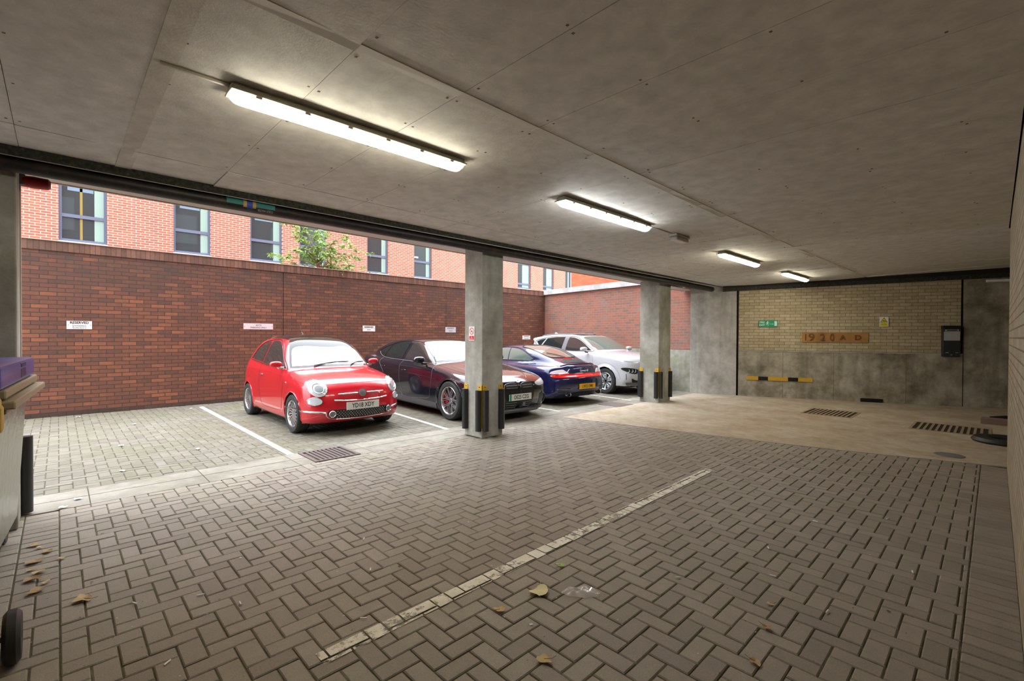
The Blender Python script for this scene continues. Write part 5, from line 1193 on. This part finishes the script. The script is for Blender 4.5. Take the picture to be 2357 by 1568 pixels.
# --- white crossover
KO = dict(paint='paint_white', dims=(-2.08, 2.18, .93, 1.60), axles=(1.30, -1.30), Ra=.365, za=.335, yin=.62, cf=.18, cr=.14, cz=.05, kt=.09, kp=.08, xmid=0, zunder=.24, flare=.03, h=.028, kb=.05,
    top=[(1.3, .95), (1.02, 1.10), (.75, 1.25), (.48, 1.385), (.22, 1.485), (0, 1.53), (-.35, 1.565), (-.8, 1.57), (-1.25, 1.54), (-1.62, 1.49), (-1.86, 1.45, 'c'), (-1.88, 1.38), (-1.80, 1.33), (-1.93, 1.12), (-1.98, .9)],
    ltop=[(2.02, .30), (2.11, .42), (2.15, .58), (2.15, .72), (2.12, .86), (2.03, .955), (1.8, 1.01), (1.5, 1.055), (1.15, 1.09), (.8, 1.10), (0, 1.08), (-1.0, 1.10), (-1.7, 1.10), (-1.95, 1.05), (-2.03, .9), (-2.06, .65), (-2.04, .45), (-1.92, .32)],
    bot=[(-1.92, .32), (-1.5, .22), (1.7, .20), (2.02, .30)],
    plan=[(2.21, 0), (2.20, .35), (2.13, .60), (1.98, .77), (1.7, .86), (1.3, .90), (.6, .885), (0, .88), (-.7, .885), (-1.3, .90), (-1.75, .86), (-1.98, .72), (-2.10, .45), (-2.11, 0)],
    sec=[(0, .10), (.80, .14), (.865, .22), (.885, .36), (.89, .52), (.90, .68), (.895, .84), (.875, .96), (.835, 1.05), (.75, 1.11), (0, 1.25)],
    cplan=[(1.5, 0), (1.42, .5), (1.1, .72), (.5, .79), (-.3, .80), (-1.0, .78), (-1.6, .72), (-1.95, .6), (-2.05, .35), (-2.06, 0)],
    csec=[(0, .5), (.83, .6), (.83, .98), (.79, 1.08), (.735, 1.22), (.68, 1.35), (.62, 1.46), (.50, 1.54), (.3, 1.585), (0, 1.60)])
kc = Car('white_crossover', (-8.30, 11.24, .002), math.radians(-5), 'white compact crossover car parked in the furthest bay beside the side wall', KO)
kc.wheels(.33, .225, .215, .79, 'aero')
kc.patch('windscreen', 'F', [(-.72, 1.12, 'c'), (-.66, 1.25), (-.60, 1.38), (-.54, 1.455), (-.3, 1.485), (0, 1.49), (.3, 1.485), (.54, 1.455), (.60, 1.38), (.66, 1.25), (.72, 1.12, 'c'), (.4, 1.13), (0, 1.135), (-.4, 1.13)], 'glass_green', .004)
for v in ('R', 'L'):
    kc.patch('front_door_window', v, [(.74, 1.11, 'c'), (.50, 1.25), (.24, 1.38), (.0, 1.45), (-.22, 1.468, 'c'), (-.25, 1.10, 'c'), (.2, 1.09)], 'glass_side', .005)
    kc.patch('rear_door_window', v, [(-.38, 1.472, 'c'), (-.8, 1.462), (-1.12, 1.425, 'c'), (-1.30, 1.16, 'c'), (-.8, 1.115), (-.41, 1.105, 'c')], 'glass', .005)
    kc.patch('quarter_window', v, [(-1.17, 1.42, 'c'), (-1.40, 1.38), (-1.55, 1.33, 'c'), (-1.36, 1.17, 'c')], 'glass', .005)
    kc.patch('door_pillar', v, [(-.23, 1.468, 'c'), (-.37, 1.471, 'c'), (-.40, 1.105, 'c'), (-.26, 1.10, 'c')], 'grey', .006)
    kc.seam('window_seal', v, [(.80, 1.09), (.50, 1.27), (.24, 1.405), (0, 1.475), (-.4, 1.492), (-.8, 1.482), (-1.15, 1.445), (-1.6, 1.34), (-1.38, 1.155), (-.8, 1.10), (.2, 1.08)], .008, 'black', True, .003)
    kc.seam('door_gap', v, [(.80, 1.07), (.86, .9), (.84, .6), (.76, .36), (.2, .32), (-.25, .33), (-.34, .6), (-.36, .85), (-.31, 1.09)], .003, 'grey')
    kc.seam('rear_door_gap', v, [(-.31, 1.09), (-.36, .85), (-.34, .6), (-.25, .33), (-.75, .34), (-.95, .5), (-1.05, .75), (-1.27, .95), (-1.30, 1.13)], .003, 'grey')
    handle(kc, v, -.15, .90, 'paint_white', .1); handle(kc, v, -1.1, .93, 'paint_white', .1)
    kc.patch('sill_cladding', v, [(.95, .33, 'c'), (0, .34), (-.95, .35, 'c'), (-.95, .25, 'c'), (0, .235), (.95, .24, 'c')], 'grey', .012)
    for a in (1.30, -1.30):
        P = [(a + .372 * math.cos(t), .335 + .372 * math.sin(t)) for t in np.linspace(-.25, PI + .25, 15)]; kc.seam('arch_lip', v, P, .016, 'paint_white', off=-.004, n=3)
        P = [(a + .47 * math.cos(t), .335 + .47 * math.sin(t)) for t in np.linspace(.15, PI - .15, 13)]; kc.seam('arch_crease', v, P, .003, 'grey', off=.0, n=3)
    kc.seam('roof_rail', v, [(-.05, 1.535), (-.6, 1.55), (-1.1, 1.535), (-1.5, 1.49)], .014, 'grey', off=.012)
for sd in (-1, 1): mirror(kc, sd, .66, 1.14, .90, .10, 'paint_white', 'black')
kc.patch('roof_glass', 'T', [(.05, -.42), (-.3, -.44), (-.62, -.42), (-.64, 0), (-.62, .42), (-.3, .44), (.05, .42), (.09, 0)], 'glass', .004)
for sd in (-1, 1):
    kc.patch('daytime_light', 'F', [(sd * .50, .865), (sd * .66, .885), (sd * .80, .90), (sd * .81, .875), (sd * .66, .85), (sd * .50, .835)], 'lens', .008)
    hl = kc.patch('headlight', 'F', [(sd * .55, .655), (sd * .53, .60), (sd * .59, .55), (sd * .72, .565), (sd * .82, .63), (sd * .83, .70), (sd * .70, .69)], 'black', .008)
    for q in range(3): kc.seam('lamp_element', 'F', [(sd * (.62 + q * .07), .66), (sd * (.61 + q * .07), .62), (sd * (.62 + q * .07), .595), (sd * (.65 + q * .065), .595)], .005, 'white', off=.010, parent=hl)
    kc.seam('air_curtain', 'F', [(sd * .80, .55), (sd * .795, .48), (sd * .79, .40)], .012, 'grey', off=-.002)
    kc.patch('bumper_corner_grille', 'F', [(sd * .35, .37), (sd * .55, .38), (sd * .68, .43), (sd * .62, .33), (sd * .4, .32)], 'black', .006)
kc.patch('bumper_cladding', 'F', [(-.78, .33, 'c'), (0, .325), (.78, .33, 'c'), (.74, .245, 'c'), (0, .235), (-.74, .245, 'c')], 'grey', .010)
kc.patch('lower_intake', 'F', [(-.5, .42, 'c'), (0, .43), (.5, .42, 'c'), (.42, .34, 'c'), (0, .335), (-.42, .34, 'c')], 'black', .005)
kc.seam('bonnet_gap', 'T', [(.98, -.70), (1.3, -.72), (1.7, -.70), (1.98, -.60)], .003, 'grey'); kc.seam('bonnet_gap', 'T', [(.98, .70), (1.3, .72), (1.7, .70), (1.98, .60)], .003, 'grey')
mb = MB(); mb.prism([(-1.30, 1.555), (-1.45, 1.54), (-1.46, 1.60), (-1.42, 1.61)], 'y', -.012, .012); mb.build('shark_fin_aerial', 'paint_white', kc.e)
# ---CARS-END
